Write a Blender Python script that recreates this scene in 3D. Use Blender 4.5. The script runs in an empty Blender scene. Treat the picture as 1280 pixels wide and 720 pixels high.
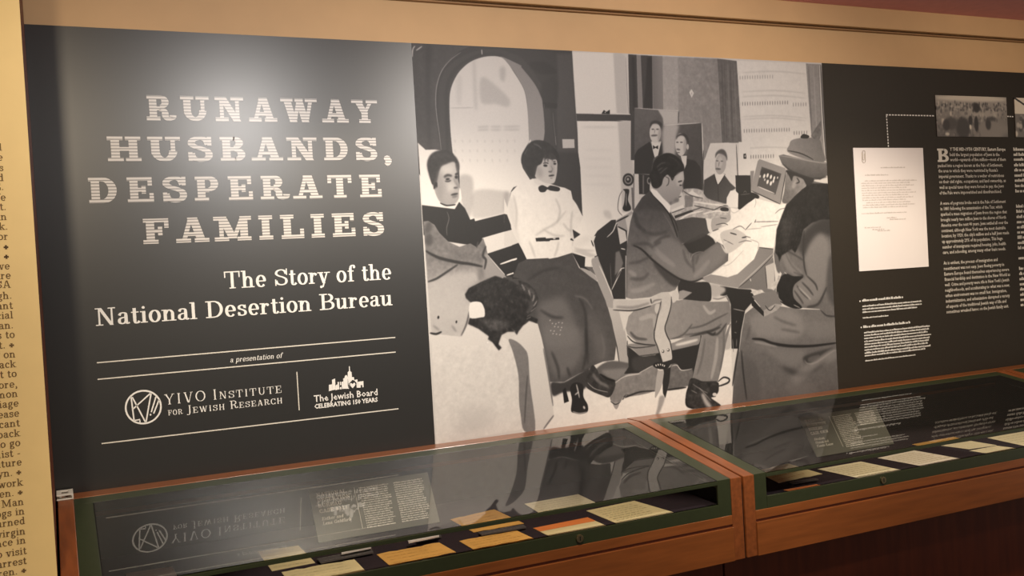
import bpy, math, random
import numpy as np
from mathutils import Vector, Matrix

SC = bpy.context.scene
COL = SC.collection
ZC = 0.95                                   # height of the display cases' back ledge above the floor

# ------------------------------------------------------------------ camera
F = 1221.0
CAM = np.array([0.0, -2.6, 0.47985 + ZC])
RT = np.array([0.90430803, -0.42301744, -0.05729946])
UP = np.array([0.05974798, -0.00748176, 0.99818545])
FW = np.array([0.42267856, 0.90609065, -0.01850862])
FW = FW / np.linalg.norm(FW); RT = np.cross(FW, UP)
# right-handed: right = forward x up
RT /= np.linalg.norm(RT); UP = np.cross(RT, FW)
cd = bpy.data.cameras.new('camera'); cam = bpy.data.objects.new('camera', cd); COL.objects.link(cam)
cd.sensor_width = 36; cd.lens = 36 * F / 1280; cd.clip_start = 0.01
M = Matrix(((RT[0], UP[0], -FW[0], CAM[0]), (RT[1], UP[1], -FW[1], CAM[1]), (RT[2], UP[2], -FW[2], CAM[2]), (0, 0, 0, 1)))
cam.matrix_world = M
SC.camera = cam

# ------------------------------------------------------------------ world, exposure, lamps
SC.view_settings.view_transform = 'Standard'; SC.view_settings.look = 'None'
SC.view_settings.exposure = 1.1; SC.view_settings.gamma = 1.0; SC.view_settings.use_curve_mapping = False
wd = bpy.data.worlds.new('world'); SC.world = wd; wd.use_nodes = True
wd.node_tree.nodes['Background'].inputs[0].default_value = (1.0, 0.88, 0.76, 1)
wd.node_tree.nodes['Background'].inputs[1].default_value = 0.17

def lamp(name, kind, loc, target, power, size=0.1, color=(1, .85, .66), spot=60, blend=.6):
    ld = bpy.data.lights.new(name, kind); o = bpy.data.objects.new(name, ld); COL.objects.link(o)
    ld.energy = power; ld.color = color
    if kind == 'AREA': ld.shape = 'DISK'; ld.size = size
    if kind == 'SPOT': ld.spot_size = math.radians(spot); ld.spot_blend = blend; ld.shadow_soft_size = size
    o.location = loc
    o.rotation_euler = (Vector(target) - Vector(loc)).to_track_quat('-Z', 'Y').to_euler()
    return o
lamp('track_spot_title', 'SPOT', (.70, -1.45, 1.12 + ZC), (.50, 0, .76 + ZC), 24, .05, (1, .95, .90), 80, 1)
lamp('track_spot_mural', 'SPOT', (1.8, -1.9, 1.28 + ZC), (1.66, 0, .62 + ZC), 54, .06, (1, .92, .84), 74, .9)
lamp('track_spot_history', 'SPOT', (3.5, -1.9, 1.28 + ZC), (3.0, 0, .6 + ZC), 30, .06, (1, .84, .66), 70, .9)
lamp('track_spot_pier', 'SPOT', (-.3, -2.3, 1.26 + ZC), (-.3, 0, .25 + ZC), 36, .06, (1, .82, .58), 60, .8)
lamp('case_fill_near', 'SPOT', (.9, -1.15, 1.28 + ZC), (.9, -.35, 0 + ZC), 36, .05, (1, .86, .66), 84, .6)  # added fill, no such lamp in view: brightens the nearest case's papers
lamp('case_fill_far', 'SPOT', (2.5, -1.15, 1.28 + ZC), (2.5, -.35, 0 + ZC), 36, .05, (1, .84, .62), 84, .6)  # same added fill for the second case

# ------------------------------------------------------------------ measuring helpers (photo pixel -> point on a real plane)
def ray(u, v):
    return (u - 640) / F * RT - (v - 360) / F * UP + FW
def onY(u, v, y=0.0):
    d = ray(u, v); t = (y - CAM[1]) / d[1]; return CAM + t * d
def onZ(u, v, z):
    d = ray(u, v); t = (z + ZC - CAM[2]) / d[2]; return CAM + t * d

# ------------------------------------------------------------------ object helpers
def tag(o, label=None, cat=None, group=None, kind=None):
    if label: o['label'] = label
    if cat: o['category'] = cat
    if group: o['group'] = group
    if kind: o['kind'] = kind
    return o
def empty(name, loc=(0, 0, 0)):
    o = bpy.data.objects.new(name, None); COL.objects.link(o); o.location = loc; o.empty_display_size = .05; return o
SMALL = {'caption_line', 'logo_lettering', 'paragraph', 'caption_block', 'typewriting', 'text_line', 'handwriting', 'text_column', 'heading', 'dotted_line'}   # writing too small to pick apart
class MB:
    def __init__(s): s.v = []; s.f = []
    def add(s, vs, fs):
        n = len(s.v); s.v += [tuple(map(float, p)) for p in vs]; s.f += [tuple(i + n for i in f) for f in fs]; return s
    def box(s, a, b):
        x0, y0, z0 = a; x1, y1, z1 = b
        x0, x1 = sorted((x0, x1)); y0, y1 = sorted((y0, y1)); z0, z1 = sorted((z0, z1))
        return s.add([(x0, y0, z0), (x1, y0, z0), (x1, y1, z0), (x0, y1, z0), (x0, y0, z1), (x1, y0, z1), (x1, y1, z1), (x0, y1, z1)],
              [(0, 3, 2, 1), (4, 5, 6, 7), (0, 1, 5, 4), (1, 2, 6, 5), (2, 3, 7, 6), (3, 0, 4, 7)])
    def prism_x(s, prof, x0, x1):           # prof: list of (y,z), counter-clockwise or not
        n = len(prof); vs = [(x0, y, z) for y, z in prof] + [(x1, y, z) for y, z in prof]
        fs = [tuple(range(n)), tuple(range(2 * n - 1, n - 1, -1))] + [(i, i + n, (i + 1) % n + n, (i + 1) % n) for i in range(n)]
        return s.add(vs, fs)
    def cyl(s, c, ax, r, h, n=20):
        ax = Vector(ax).normalized(); a = ax.orthogonal().normalized(); b = ax.cross(a); c = Vector(c)
        vs = [c + r * (math.cos(2 * math.pi * i / n) * a + math.sin(2 * math.pi * i / n) * b) + k * h * ax for k in (0, 1) for i in range(n)]
        fs = [tuple(range(n))[::-1], tuple(range(n, 2 * n))] + [(i, (i + 1) % n, (i + 1) % n + n, i + n) for i in range(n)]
        return s.add(vs, fs)
    def tube(s, pts, r, n=8, flat=1.0):
        pts = [Vector(p) for p in pts]; k = len(pts); vs = []
        for i, p in enumerate(pts):
            t = (pts[min(i + 1, k - 1)] - pts[max(i - 1, 0)]).normalized()
            a = t.orthogonal().normalized() if i == 0 else (a - t * a.dot(t)).normalized(); b = t.cross(a)
            for j in range(n): vs.append(p + r * (math.cos(2 * math.pi * j / n) * a + math.sin(2 * math.pi * j / n) * b))
        fs = [(i * n + j, i * n + (j + 1) % n, (i + 1) * n + (j + 1) % n, (i + 1) * n + j) for i in range(k - 1) for j in range(n)]
        fs += [tuple(range(n))[::-1], tuple(range((k - 1) * n, k * n))]
        return s.add(vs, fs)
    def build(s, name, mat, parent=None, bevel=0):
        me = bpy.data.meshes.new(name); me.from_pydata(s.v, [], s.f); me.update()
        bm = __import__('bmesh').new(); bm.from_mesh(me); __import__('bmesh').ops.recalc_face_normals(bm, faces=bm.faces)
        bm.to_mesh(me); bm.free()
        if mat: me.materials.append(mat)
        o = bpy.data.objects.new(name, me); COL.objects.link(o)
        if name in SMALL: o['kind'] = 'stuff'
        if parent:
            o.parent = parent
            o.matrix_parent_inverse = Matrix.Translation(parent.location).inverted() if parent.type == 'EMPTY' else Matrix.Identity(4)
        if bevel:
            b = o.modifiers.new('bevel', 'BEVEL'); b.width = bevel; b.segments = 2; b.limit_method = 'ANGLE'
        return o

# ------------------------------------------------------------------ materials
def lin(c):
    return tuple(((x / 255) / 12.92 if x / 255 <= .04045 else ((x / 255 + .055) / 1.055) ** 2.4) for x in c)
def mat(name, rgb, rough=.6, spec=.5, noise=0, nscale=20, stretch=(1, 1, 1), bump=0, metallic=0, coat=0, rgb2=None):
    m = bpy.data.materials.new(name); m.use_nodes = True; nt = m.node_tree; b = nt.nodes['Principled BSDF']
    b.inputs['Base Color'].default_value = (*rgb, 1); b.inputs['Roughness'].default_value = rough
    b.inputs['Specular IOR Level'].default_value = spec; b.inputs['Metallic'].default_value = metallic
    b.inputs['Coat Weight'].default_value = coat; b.inputs['Coat Roughness'].default_value = .15
    if noise or bump:
        tc = nt.nodes.new('ShaderNodeTexCoord'); mp = nt.nodes.new('ShaderNodeMapping'); mp.inputs['Scale'].default_value = stretch
        nz = nt.nodes.new('ShaderNodeTexNoise'); nz.inputs['Scale'].default_value = nscale; nz.inputs['Detail'].default_value = 6
        nt.links.new(tc.outputs['Object'], mp.inputs[0]); nt.links.new(mp.outputs[0], nz.inputs[0])
        if noise:
            r = nt.nodes.new('ShaderNodeValToRGB'); e = r.color_ramp.elements
            e[0].position = .32; e[1].position = .68
            e[0].color = (*[c * (1 - noise) for c in rgb], 1); e[1].color = (*(rgb2 or [min(1, c * (1 + noise)) for c in rgb]), 1)
            nt.links.new(nz.outputs['Fac'], r.inputs[0]); nt.links.new(r.outputs[0], b.inputs['Base Color'])
        if bump:
            bp = nt.nodes.new('ShaderNodeBump'); bp.inputs['Strength'].default_value = bump; bp.inputs['Distance'].default_value = .002
            nt.links.new(nz.outputs['Fac'], bp.inputs['Height']); nt.links.new(bp.outputs[0], b.inputs['Normal'])
    return m
def glass_mat(name, ior, rough=.0, tint=(1, 1, 1), veil=0):
    m = bpy.data.materials.new(name); m.use_nodes = True; nt = m.node_tree; nt.nodes.remove(nt.nodes['Principled BSDF'])
    out = nt.nodes['Material Output']; fr = nt.nodes.new('ShaderNodeFresnel'); fr.inputs[0].default_value = ior
    tr = nt.nodes.new('ShaderNodeBsdfTransparent'); tr.inputs[0].default_value = (*tint, 1)
    gl = nt.nodes.new('ShaderNodeBsdfGlossy'); gl.inputs['Roughness'].default_value = rough
    mx = nt.nodes.new('ShaderNodeMixShader')
    nt.links.new(fr.outputs[0], mx.inputs[0]); nt.links.new(tr.outputs[0], mx.inputs[1]); nt.links.new(gl.outputs[0], mx.inputs[2])
    if veil:
        df = nt.nodes.new('ShaderNodeBsdfDiffuse'); df.inputs[0].default_value = (.8, .8, .8, 1); m2 = nt.nodes.new('ShaderNodeMixShader'); m2.inputs[0].default_value = veil  # faint diffuse share stands in for the grey reflected veil
        nt.links.new(mx.outputs[0], m2.inputs[1]); nt.links.new(df.outputs[0], m2.inputs[2]); mx = m2
    nt.links.new(mx.outputs[0], out.inputs[0]); return m
M_beige = mat('beige_paint', lin((196, 160, 116)), .6, .4, noise=.03, nscale=9, bump=.04)
M_mauve = mat('mauve_ceiling', lin((228, 160, 158)), .8, .3, noise=.04, nscale=30)
M_black = mat('black_graphic_vinyl', lin((20, 20, 19)), .36, .8, noise=.05, nscale=60)
M_black2 = mat('black_brown_graphic_vinyl', lin((38, 33, 26)), .55, .25, noise=.05, nscale=60)
M_cream = mat('cream_pier_print', lin((232, 205, 146)), .6, .3, noise=.02, nscale=20)
M_wood = mat('cherry_wood', lin((134, 76, 36)), .28, .5, noise=.14, nscale=7, stretch=(1, 8, 12), coat=.25)
M_wood_v = mat('cherry_wood_end', lin((130, 72, 36)), .28, .5, noise=.2, nscale=7, stretch=(10, 1, 10), coat=.25)
M_wood_shade = mat('shaded_cherry_panel', lin((96, 40, 16)), .5, .4, noise=.2, nscale=5, stretch=(9, 9, 1))  # cherry with shade put into its colour, for groove and recessed base
M_green = mat('dark_green_enamel', lin((48, 55, 34)), .28, .6, noise=.06, nscale=50)
M_gap_shade = mat('gap_shade_black', (.008, .008, .008), .7, .3)  # near-black that paints shade into narrow gaps
M_deck = mat('black_deck_fabric', lin((52, 44, 50)), .95, .1, noise=.15, nscale=300, bump=.3)
M_lining = mat('black_lining', lin((34, 30, 28)), .8, .2)
M_glass = glass_mat('case_glass', 2.25, veil=.006)
M_glass_f = glass_mat('front_glass', 1.3)
M_white = mat('white_lettering', lin((218, 216, 212)), .36, .8)
M_offw = mat('offwhite_lettering', lin((205, 200, 190)), .4, .7)
M_ink = mat('brown_ink', lin((110, 88, 60)), .7, .2)
M_inkd = mat('dark_brown_ink', lin((72, 54, 36)), .7, .2)
M_type = mat('faded_typewriter_ink', lin((186, 178, 176)), .8, .2)
M_paper = mat('white_paper', lin((218, 212, 212)), .6, .3, noise=.01, nscale=8)
M_steel = mat('brass_steel', lin((170, 155, 120)), .3, .5, metallic=1)
M_clip = mat('clip_wire', lin((190, 180, 170)), .35, .5, metallic=.8)
M_floor = mat('dark_floor', lin((70, 45, 30)), .6, .3, noise=.1)
M_placard = mat('grey_placard', lin((112, 114, 104)), .5, .35)
M_frost = mat('frosted_acrylic', lin((220, 216, 205)), .3, .5)
M_doorwood = mat('red_brown_trim', lin((96, 44, 20)), .5, .4)
# striped title print: fine dark lines across flat letters
M_title = bpy.data.materials.new('striped_title_print'); M_title.use_nodes = True
def _title():
    nt = M_title.node_tree; b = nt.nodes['Principled BSDF']; b.inputs['Roughness'].default_value = .36; b.inputs['Specular IOR Level'].default_value = .8
    tc = nt.nodes.new('ShaderNodeTexCoord'); sp = nt.nodes.new('ShaderNodeSeparateXYZ'); nt.links.new(tc.outputs['Object'], sp.inputs[0])
    mu = nt.nodes.new('ShaderNodeMath'); mu.operation = 'MULTIPLY'; mu.inputs[1].default_value = 1 / .0078
    fr = nt.nodes.new('ShaderNodeMath'); fr.operation = 'FRACT'
    rp = nt.nodes.new('ShaderNodeValToRGB'); e = rp.color_ramp.elements
    W = (*lin((196, 190, 184)), 1); K = (*lin((96, 92, 88)), 1)
    e[0].position = 0; e[0].color = W; e[1].position = .64; e[1].color = W
    n = e.new(.70); n.color = K; n = e.new(.94); n.color = K; n = e.new(1.0); n.color = W
    nt.links.new(sp.outputs['Z'], mu.inputs[0]); nt.links.new(mu.outputs[0], fr.inputs[0]); nt.links.new(fr.outputs[0], rp.inputs[0]); nt.links.new(rp.outputs[0], b.inputs['Base Color'])
_title()

# ------------------------------------------------------------------ the room
H = 1.1322                                   # panel height above the ledge
XR = 5.6
def struct(name, mb, m, **k): return tag(mb.build(name, m, **k), kind='structure')
struct('floor', MB().box((-3.5, -5.5, -.05), (XR, .3, 0)), M_floor)
struct('wall_back', MB().box((-.5, .008, 0), (XR, .12, 2.28)), M_beige)
struct('trim_1', MB().box((-.030, -.024, 1.2585 + ZC), (XR, .006, 1.33 + ZC)), M_beige, bevel=.002)
struct('trim_2', MB().box((-.030, -.008, 1.2500 + ZC), (XR, .006, 1.2535 + ZC)), mat('reveal_edge', lin((150, 112, 72)), .6), bevel=.0005)
struct('ceiling', MB().box((-3.5, -5.5, 1.33 + ZC), (XR, .3, 1.37 + ZC)), M_mauve)
struct('wall_left', MB().box((-3.5, -.50, 0), (-.0345, -.002, 1.33 + ZC)), M_beige)
struct('trim_3', MB().box((-.0340, -.49, 0), (-.0300, -.002, 1.33 + ZC)), M_doorwood)

# ------------------------------------------------------------------ a slab-serif alphabet of strokes (cap height 1)
G = {
'A': (1.0, 'D.18,0,.46,1,0 D.82,0,.54,1,1 H.3,.3,.7 S.18,0 S.82,0 S.5,1,.15,.15'),
'B': (.92, 'V.24,0,1 H1,.02,.55 H0,.02,.55 H.5,.24,.55 E.5,.75,.34,.25,-90,90 E.53,.27,.37,.27,-90,90'),
'C': (.92, 'E.5,.5,.46,.5,35,325 T.84,.62,1 T.84,0,.3'),
'D': (.98, 'V.24,0,1 H1,.02,.5 H0,.02,.5 E.45,.5,.5,.5,-90,90'),
'E': (.92, 'V.25,0,1 H1,.02,.82 H0,.02,.86 H.5,.25,.56 T.8,.66,1 T.84,0,.36 T.58,.34,.66'),
'F': (.88, 'V.25,0,1 H1,.02,.82 H.5,.25,.56 T.8,.62,1 T.58,.32,.68 S.25,0'),
'G': (1.0, 'E.5,.5,.46,.5,35,345 T.84,.64,1 V.82,0,.42 H.42,.58,1.0'),
'H': (1.04, 'V.23,0,1 V.81,0,1 H.5,.2,.8 S.23,0 S.23,1 S.81,0 S.81,1'),
'I': (.5, 'V.25,0,1 S.25,0 S.25,1'),
'J': (.62, 'V.42,.1,1 S.42,1 C.42,.15_.36,-.08_.2,-.14_.06,-.08'),
'K': (1.0, 'V.23,0,1 D.82,1,.3,.42,0 D.45,.55,.84,0,1 S.23,0 S.23,1 S.82,1 S.84,0'),
'L': (.86, 'V.25,0,1 H0,.02,.82 T.8,0,.4 S.25,1'),
'M': (1.28, 'N.22,0,1 D.26,1,.62,.1,1 D1.0,1,.66,.1,0 V1.03,0,1 S.22,0 S.16,1,.6,.6 S1.03,0 S1.1,1,.6,.6'),
'N': (1.06, 'N.22,0,1 D.25,1,.82,0,1 N.84,0,1 S.22,0 S.18,1,.7,.3 S.84,1'),
'O': (1.0, 'E.5,.5,.46,.51,0,360'),
'P': (.9, 'V.24,0,1 H1,.02,.52 H.42,.24,.52 E.5,.7,.36,.3,-90,90 S.24,0'),
'R': (1.0, 'V.24,0,1 H1,.02,.52 H.48,.24,.52 E.5,.74,.34,.26,-90,90 S.24,0 C.5,.46_.66,.36_.7,.16_.8,.07_.95,.12_.97,.22'),
'S': (.84, 'C.72,.7_.62,.88_.42,.94_.2,.86_.15,.7_.3,.58_.52,.5_.7,.38_.72,.2_.6,.08_.4,.05_.2,.13_.12,.3 T.76,.62,1 T.09,0,.38'),
'T': (.98, 'V.49,0,1 H1,.04,.94 T.08,.64,1 T.9,.64,1 S.49,0'),
'U': (1.04, 'V.23,.3,1 N.82,.3,1 U.23,.82,.42 S.23,1 S.82,1'),
'V': (1.0, 'D.2,1,.48,0,1 D.8,1,.54,0,0 S.2,1 S.8,1'),
'W': (1.44, 'D.2,1,.46,0,1 D.72,1,.5,0,0 D.7,1,.96,0,1 D1.22,1,1.0,0,0 S.2,1 S.71,1,.3,.3 S1.22,1'),
'Y': (.98, 'D.18,1,.5,.42,1 D.82,1,.5,.42,0 V.49,0,.46 S.49,0 S.18,1 S.82,1'),
'a': (.62, 'V.43,.06,.5 C.1,.5_.17,.62_.3,.65_.41,.6_.43,.48 C.43,.39_.22,.36_.1,.26_.11,.1_.23,.03_.36,.08_.43,.2 C.44,.1_.5,.03_.6,.07'),
'b': (.68, 'V.16,0,1 S.16,1,1,0 E.37,.34,.29,.36,0,360'),
'c': (.58, 'E.33,.34,.3,.36,45,315 R.47,.52'),
'd': (.7, 'V.5,0,1 S.5,1,1,0 E.31,.34,.28,.36,0,360 S.5,0,0,1'),
'e': (.64, 'E.33,.34,.3,.36,0,320 h.34,.06,.6'),
'f': (.44, 'V.2,0,.82 C.2,.78_.25,.94_.38,.99_.47,.9 h.64,.02,.4 S.2,0 R.44,.88'),
'g': (.62, 'E.29,.43,.24,.26,0,360 E.3,-.13,.28,.2,0,360 C.2,.2_.1,.12_.22,.04_.44,.03 C.42,.58_.5,.66_.58,.62'),
'h': (.74, 'V.16,0,1 S.16,1,1,0 C.18,.42_.28,.6_.42,.62_.53,.5_.54,.4 V.54,0,.44 S.16,0 S.54,0'),
'i': (.34, 'V.17,0,.67 S.17,.67,1,0 S.17,0 R.16,.88'),
'k': (.7, 'V.16,0,1 S.16,1,1,0 D.54,.67,.22,.28,0 D.3,.4,.58,0,1 S.16,0 S.58,0 S.54,.67'),
'l': (.34, 'V.17,0,1 S.17,1,1,0 S.17,0'),
'm': (1.08, 'V.16,0,.67 S.16,.67,1,0 C.18,.42_.26,.6_.38,.62_.48,.5_.5,.4 V.5,0,.44 C.52,.42_.6,.6_.72,.62_.84,.5_.86,.4 V.86,0,.44 S.16,0 S.5,0 S.86,0'),
'n': (.74, 'V.16,0,.67 S.16,.67,1,0 C.18,.42_.28,.6_.42,.62_.53,.5_.54,.4 V.54,0,.44 S.16,0 S.54,0'),
'o': (.66, 'E.33,.34,.31,.36,0,360'),
'p': (.68, 'V.16,-.3,.67 S.16,.67,1,0 E.38,.34,.29,.36,0,360 S.16,-.3,1,1'),
'r': (.54, 'V.16,0,.67 S.16,.67,1,0 S.16,0 C.18,.4_.26,.58_.4,.63 R.42,.56'),
's': (.54, 'C.44,.48_.38,.6_.25,.64_.12,.57_.13,.44_.3,.36_.44,.26_.43,.1_.28,.03_.13,.08_.08,.2 t.46,.44,.66 t.07,.02,.24'),
't': (.44, 'V.19,.12,.88 h.64,.02,.4 C.19,.15_.22,.04_.33,.02_.42,.12'),
'u': (.74, 'V.16,.14,.67 S.16,.67,1,0 C.16,.18_.2,.05_.34,.04_.5,.2 V.54,0,.67 S.54,.67,1,0 S.54,0,0,1'),
'v': (.64, 'D.12,.67,.3,0,1 D.52,.67,.34,0,0 S.12,.67 S.52,.67'),
'w': (.94, 'D.12,.67,.28,0,1 D.46,.67,.31,0,0 D.45,.67,.62,0,1 D.82,.67,.65,0,0 S.12,.67 S.82,.67'),
'x': (.64, 'D.14,.67,.5,0,1 D.5,.67,.14,0,0 S.12,.67 S.5,.67 S.12,0 S.5,0'),
'y': (.64, 'D.12,.67,.32,0,1 D.54,.67,.24,-.24,0 S.12,.67 S.54,.67 R.14,-.22'),
'.': (.3, 'R.14,.07'), ',': (.3, 'R.14,.08 C.19,.06_.17,-.1_.07,-.2'), '-': (.42, 'h.3,.05,.37'),
'+': (.62, 'X'), ' ': (.36, ''), "'": (.2, 'D.1,1,.1,.75,0'),
'#': (.7, 'D.25,1,.2,0,0 D.5,1,.45,0,0 h.66,.05,.65 h.34,.05,.65'),
'3': (.7, 'C.12,.85_.3,.96_.52,.88_.52,.66_.3,.54_.56,.42_.58,.18_.38,.03_.1,.12'),
'4': (.75, 'D.48,1,.08,.3,0 h.28,.05,.7 V.5,0,1 S.5,0'), '7': (.7, 'H1,.05,.62 D.58,1,.25,0,1'),
'5': (.7, 'H1,.14,.6 T.16,.55,1 C.16,.56_.42,.62_.6,.42_.56,.16_.32,.03_.1,.12'),
'2': (.7, 'C.1,.75_.22,.95_.5,.93_.55,.7_.35,.4_.1,.08 H0,.08,.62'), '1': (.5, 'V.25,0,1 S.25,0 S.22,1,.8,0'), '0': (.7, 'E.34,.5,.3,.5,0,360'),
}
def crom(P, n=5, closed=False):
    P = [np.array(p, float) for p in P]; out = []; k = len(P)
    rng = range(k if closed else k - 1)
    for i in rng:
        if closed: a, b, c, d = P[i - 1], P[i], P[(i + 1) % k], P[(i + 2) % k]
        else: a, b, c, d = P[max(i - 1, 0)], P[i], P[i + 1], P[min(i + 2, k - 1)]
        for t in np.arange(n) / n:
            out.append(.5 * ((2 * b) + (c - a) * t + (2 * a - 5 * b + 4 * c - d) * t * t + (3 * b - a - 3 * c + d) * t ** 3))
    if not closed: out.append(P[-1])
    return out
def glyph(ch, sv, sh, st, sl):
    """quads of one glyph: list of 4-point polygons"""
    w, cmds = G.get(ch, G['-']); Q = []
    def path(pts, sv_, sh_, closed=False):
        k = len(pts); L = []; Rr = []
        for i, p in enumerate(pts):
            if closed: t = pts[(i + 1) % k] - pts[i - 1]
            else: t = pts[min(i + 1, k - 1)] - pts[max(i - 1, 0)]
            t = t / (np.linalg.norm(t) + 1e-9); n = np.array([-t[1], t[0]]); hw = .5 * math.hypot(sv_ * t[1], sh_ * t[0])
            L.append(p + n * hw); Rr.append(p - n * hw)
        for i in range(k if closed else k - 1):
            j = (i + 1) % k; Q.append([L[i], L[j], Rr[j], Rr[i]])
    rect = lambda x0, y0, x1, y1: Q.append([(x0, y0), (x1, y0), (x1, y1), (x0, y1)])
    for c in cmds.split():
        k = c[0]
        if k == 'C': path(crom([tuple(map(float, q.split(','))) for q in c[1:].split('_')]), sv * .92, sh); continue
        if k == 'X':
            for a in range(4):
                ca, sa = math.cos(a * math.pi / 2), math.sin(a * math.pi / 2)
                Q.append([(.3 + x * ca - y * sa, .34 + x * sa + y * ca) for x, y in ((0, -.06), (.28, -.14), (.28, .14), (0, .06))])
            continue
        v = list(map(float, c[1:].split(',')))
        if k == 'V': rect(v[0] - sv / 2, v[1], v[0] + sv / 2, v[2])
        elif k == 'N': n = max(sh, sv * .55); rect(v[0] - n / 2, v[1], v[0] + n / 2, v[2])
        elif k == 'T': rect(v[0] - sh * .5, v[1], v[0] + sh * .5, v[2])
        elif k == 't': rect(v[0] - sh * .4, v[1], v[0] + sh * .4, v[2])
        elif k == 'H': y = v[0] * (1 - sh); rect(v[1], y, v[2], y + sh)
        elif k == 'h': rect(v[1], v[0] - sh / 2, v[2], v[0] + sh / 2)
        elif k == 'D':
            x0, y0, x1, y1, hv = v; d = (sv if hv else max(sh, sv * .5)) * 1.08 / 2
            Q.append([(x0 - d, y0), (x0 + d, y0), (x1 + d, y1), (x1 - d, y1)])
        elif k == 'S':
            x, y = v[:2]; l, r = (v[2], v[3]) if len(v) > 2 else (1, 1); m = sv / 2
            y0, y1 = (y, y + st) if (y <= 0) else (y - st, y)
            rect(x - (m + sl * l if l else 0), y0, x + (m + sl * r if r else 0), y1)
        elif k == 'R':
            r = max(sv * .5, sh * .6); P = [(v[0] + r * math.cos(a), v[1] + r * math.sin(a)) for a in np.arange(8) * math.pi / 4]
            Q.append([P[0], P[1], P[2], P[3]]); Q.append([P[4], P[5], P[6], P[7]]); Q.append([P[0], P[3], P[4], P[7]])
        elif k == 'E':
            cx, cy, rx, ry, a0, a1 = v; full = a1 - a0 >= 360; n = 24 if full else 16
            A = np.radians(np.linspace(a0, a1, n + 1))[:n if full else None]
            path([np.array([cx + (rx - sv / 2) * math.cos(a), cy + (ry - sh / 2) * math.sin(a)]) for a in A], sv, sh, full)
        elif k == 'U':
            xa, xb, yb = v; A = np.radians(np.linspace(180, 360, 15)); c_ = (xa + xb) / 2; r = (xb - xa) / 2
            path([np.array([c_ + r * math.cos(a), yb + (yb - sh / 2) * math.sin(a)]) for a in A], sv, sh)
    return w, Q
def wall_letters(s, a, b, cap_px, m_, parent, y=-.0007, **k):
    A = onY(*a); B = onY(*b); T = onY(a[0], a[1] - cap_px); z = (A[2] + B[2]) / 2
    _, W_ = text_quads(s, **k); kx = (B[0] - A[0]) / W_; x = 0; tr = k.get('track', .04)
    k2 = {q: v for q, v in k.items() if q != 'track'}
    for ch in s:
        w, Q = glyph(ch, k2['sv'], k2['sh'], k2['st'], k2['sl'])
        if Q:
            mb = MB(); quads_to_wall(mb, Q, w, A[0] + x * kx, A[0] + (x + w) * kx, z, T[2] - A[2], y); mb.build('letter' if ch.isalpha() else 'comma', m_, parent)
        x += w + tr
def text_quads(s, sv=.17, sh=.06, st=.06, sl=.1, track=.04, small=None):
    """lay out a string; small=ratio sets lowercase letters as small capitals"""
    x = 0; out = []
    for ch in s:
        k = 1.0; c = ch
        if small and ch.islower(): k = small; c = ch.upper()
        w, Q = glyph(c, sv / (k ** .5 if small else 1), sh, st, sl)
        for q in Q: out.append([(x + px * k, py * k) for px, py in q])
        x += w * k + track
    return out, x - track
def quads_to_wall(mb, Q, w, x0, x1, z, cap, y, skew=0, th=.0006, fn=None):
    """put laid-out quads on a plane; fn maps (x,z,depth)->point for tilted planes"""
    fn = fn or (lambda X, Z, dpt: (X, y + dpt, Z))
    kx = (x1 - x0) / w
    for i, q in enumerate(Q):
        P = [(x0 + (px + skew * py) * kx, z + py * cap) for px, py in q]
        mb.add([fn(a, b, -6e-5 * (i % 9)) for a, b in P], [(0, 1, 2, 3)])
def wall_text(s, a, b, cap_px, y=-.0007, mb=None, base=0.0, **k):
    """baseline from photo pixel a to pixel b, cap height in px measured at a"""
    A = onY(*a, base); B = onY(*b, base); T = onY(a[0], a[1] - cap_px, base)
    skew = k.pop('skew', 0); Q, w = text_quads(s, **k); mb = mb or MB()
    quads_to_wall(mb, Q, w, A[0], B[0], (A[2] + B[2]) / 2, T[2] - A[2], y + base, skew)
    return mb
_fc = {}
def sans_tris(s, bold=0):
    """Blender's built-in sans face -> (verts2d, faces)"""
    if (s, bold) not in _fc:
        c = bpy.data.curves.new('t', 'FONT'); c.body = s; c.resolution_u = 1; c.offset = bold
        o = bpy.data.objects.new('t', c); me = bpy.data.meshes.new_from_object(o)
        V = np.array([(v.co.x, v.co.y) for v in me.vertices]); Fc = [tuple(p.vertices) for p in me.polygons]
        bpy.data.objects.remove(o); bpy.data.curves.remove(c); bpy.data.meshes.remove(me); _fc[(s, bold)] = (V, Fc)
    return _fc[(s, bold)]
def sans_on(mb, s, x0, x1, z, cap, fn, bold=0):
    V, Fc = sans_tris(s, bold)
    if not len(V): return
    mn, mx = V[:, 0].min(), V[:, 0].max(); k = (x1 - x0) / (mx - mn)
    mb.add([fn(x0 + (x - mn) * k, z + yy * cap / .69, 0) for x, yy in V], Fc)
def sans_wall(mb, s, a, b, cap_px, bold=0, y=-.0007):
    A = onY(*a); B = onY(*b); T = onY(a[0], a[1] - cap_px)
    sans_on(mb, s, A[0], B[0], (A[2] + B[2]) / 2, T[2] - A[2], lambda X, Z, d: (X, y, Z), bold)

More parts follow.
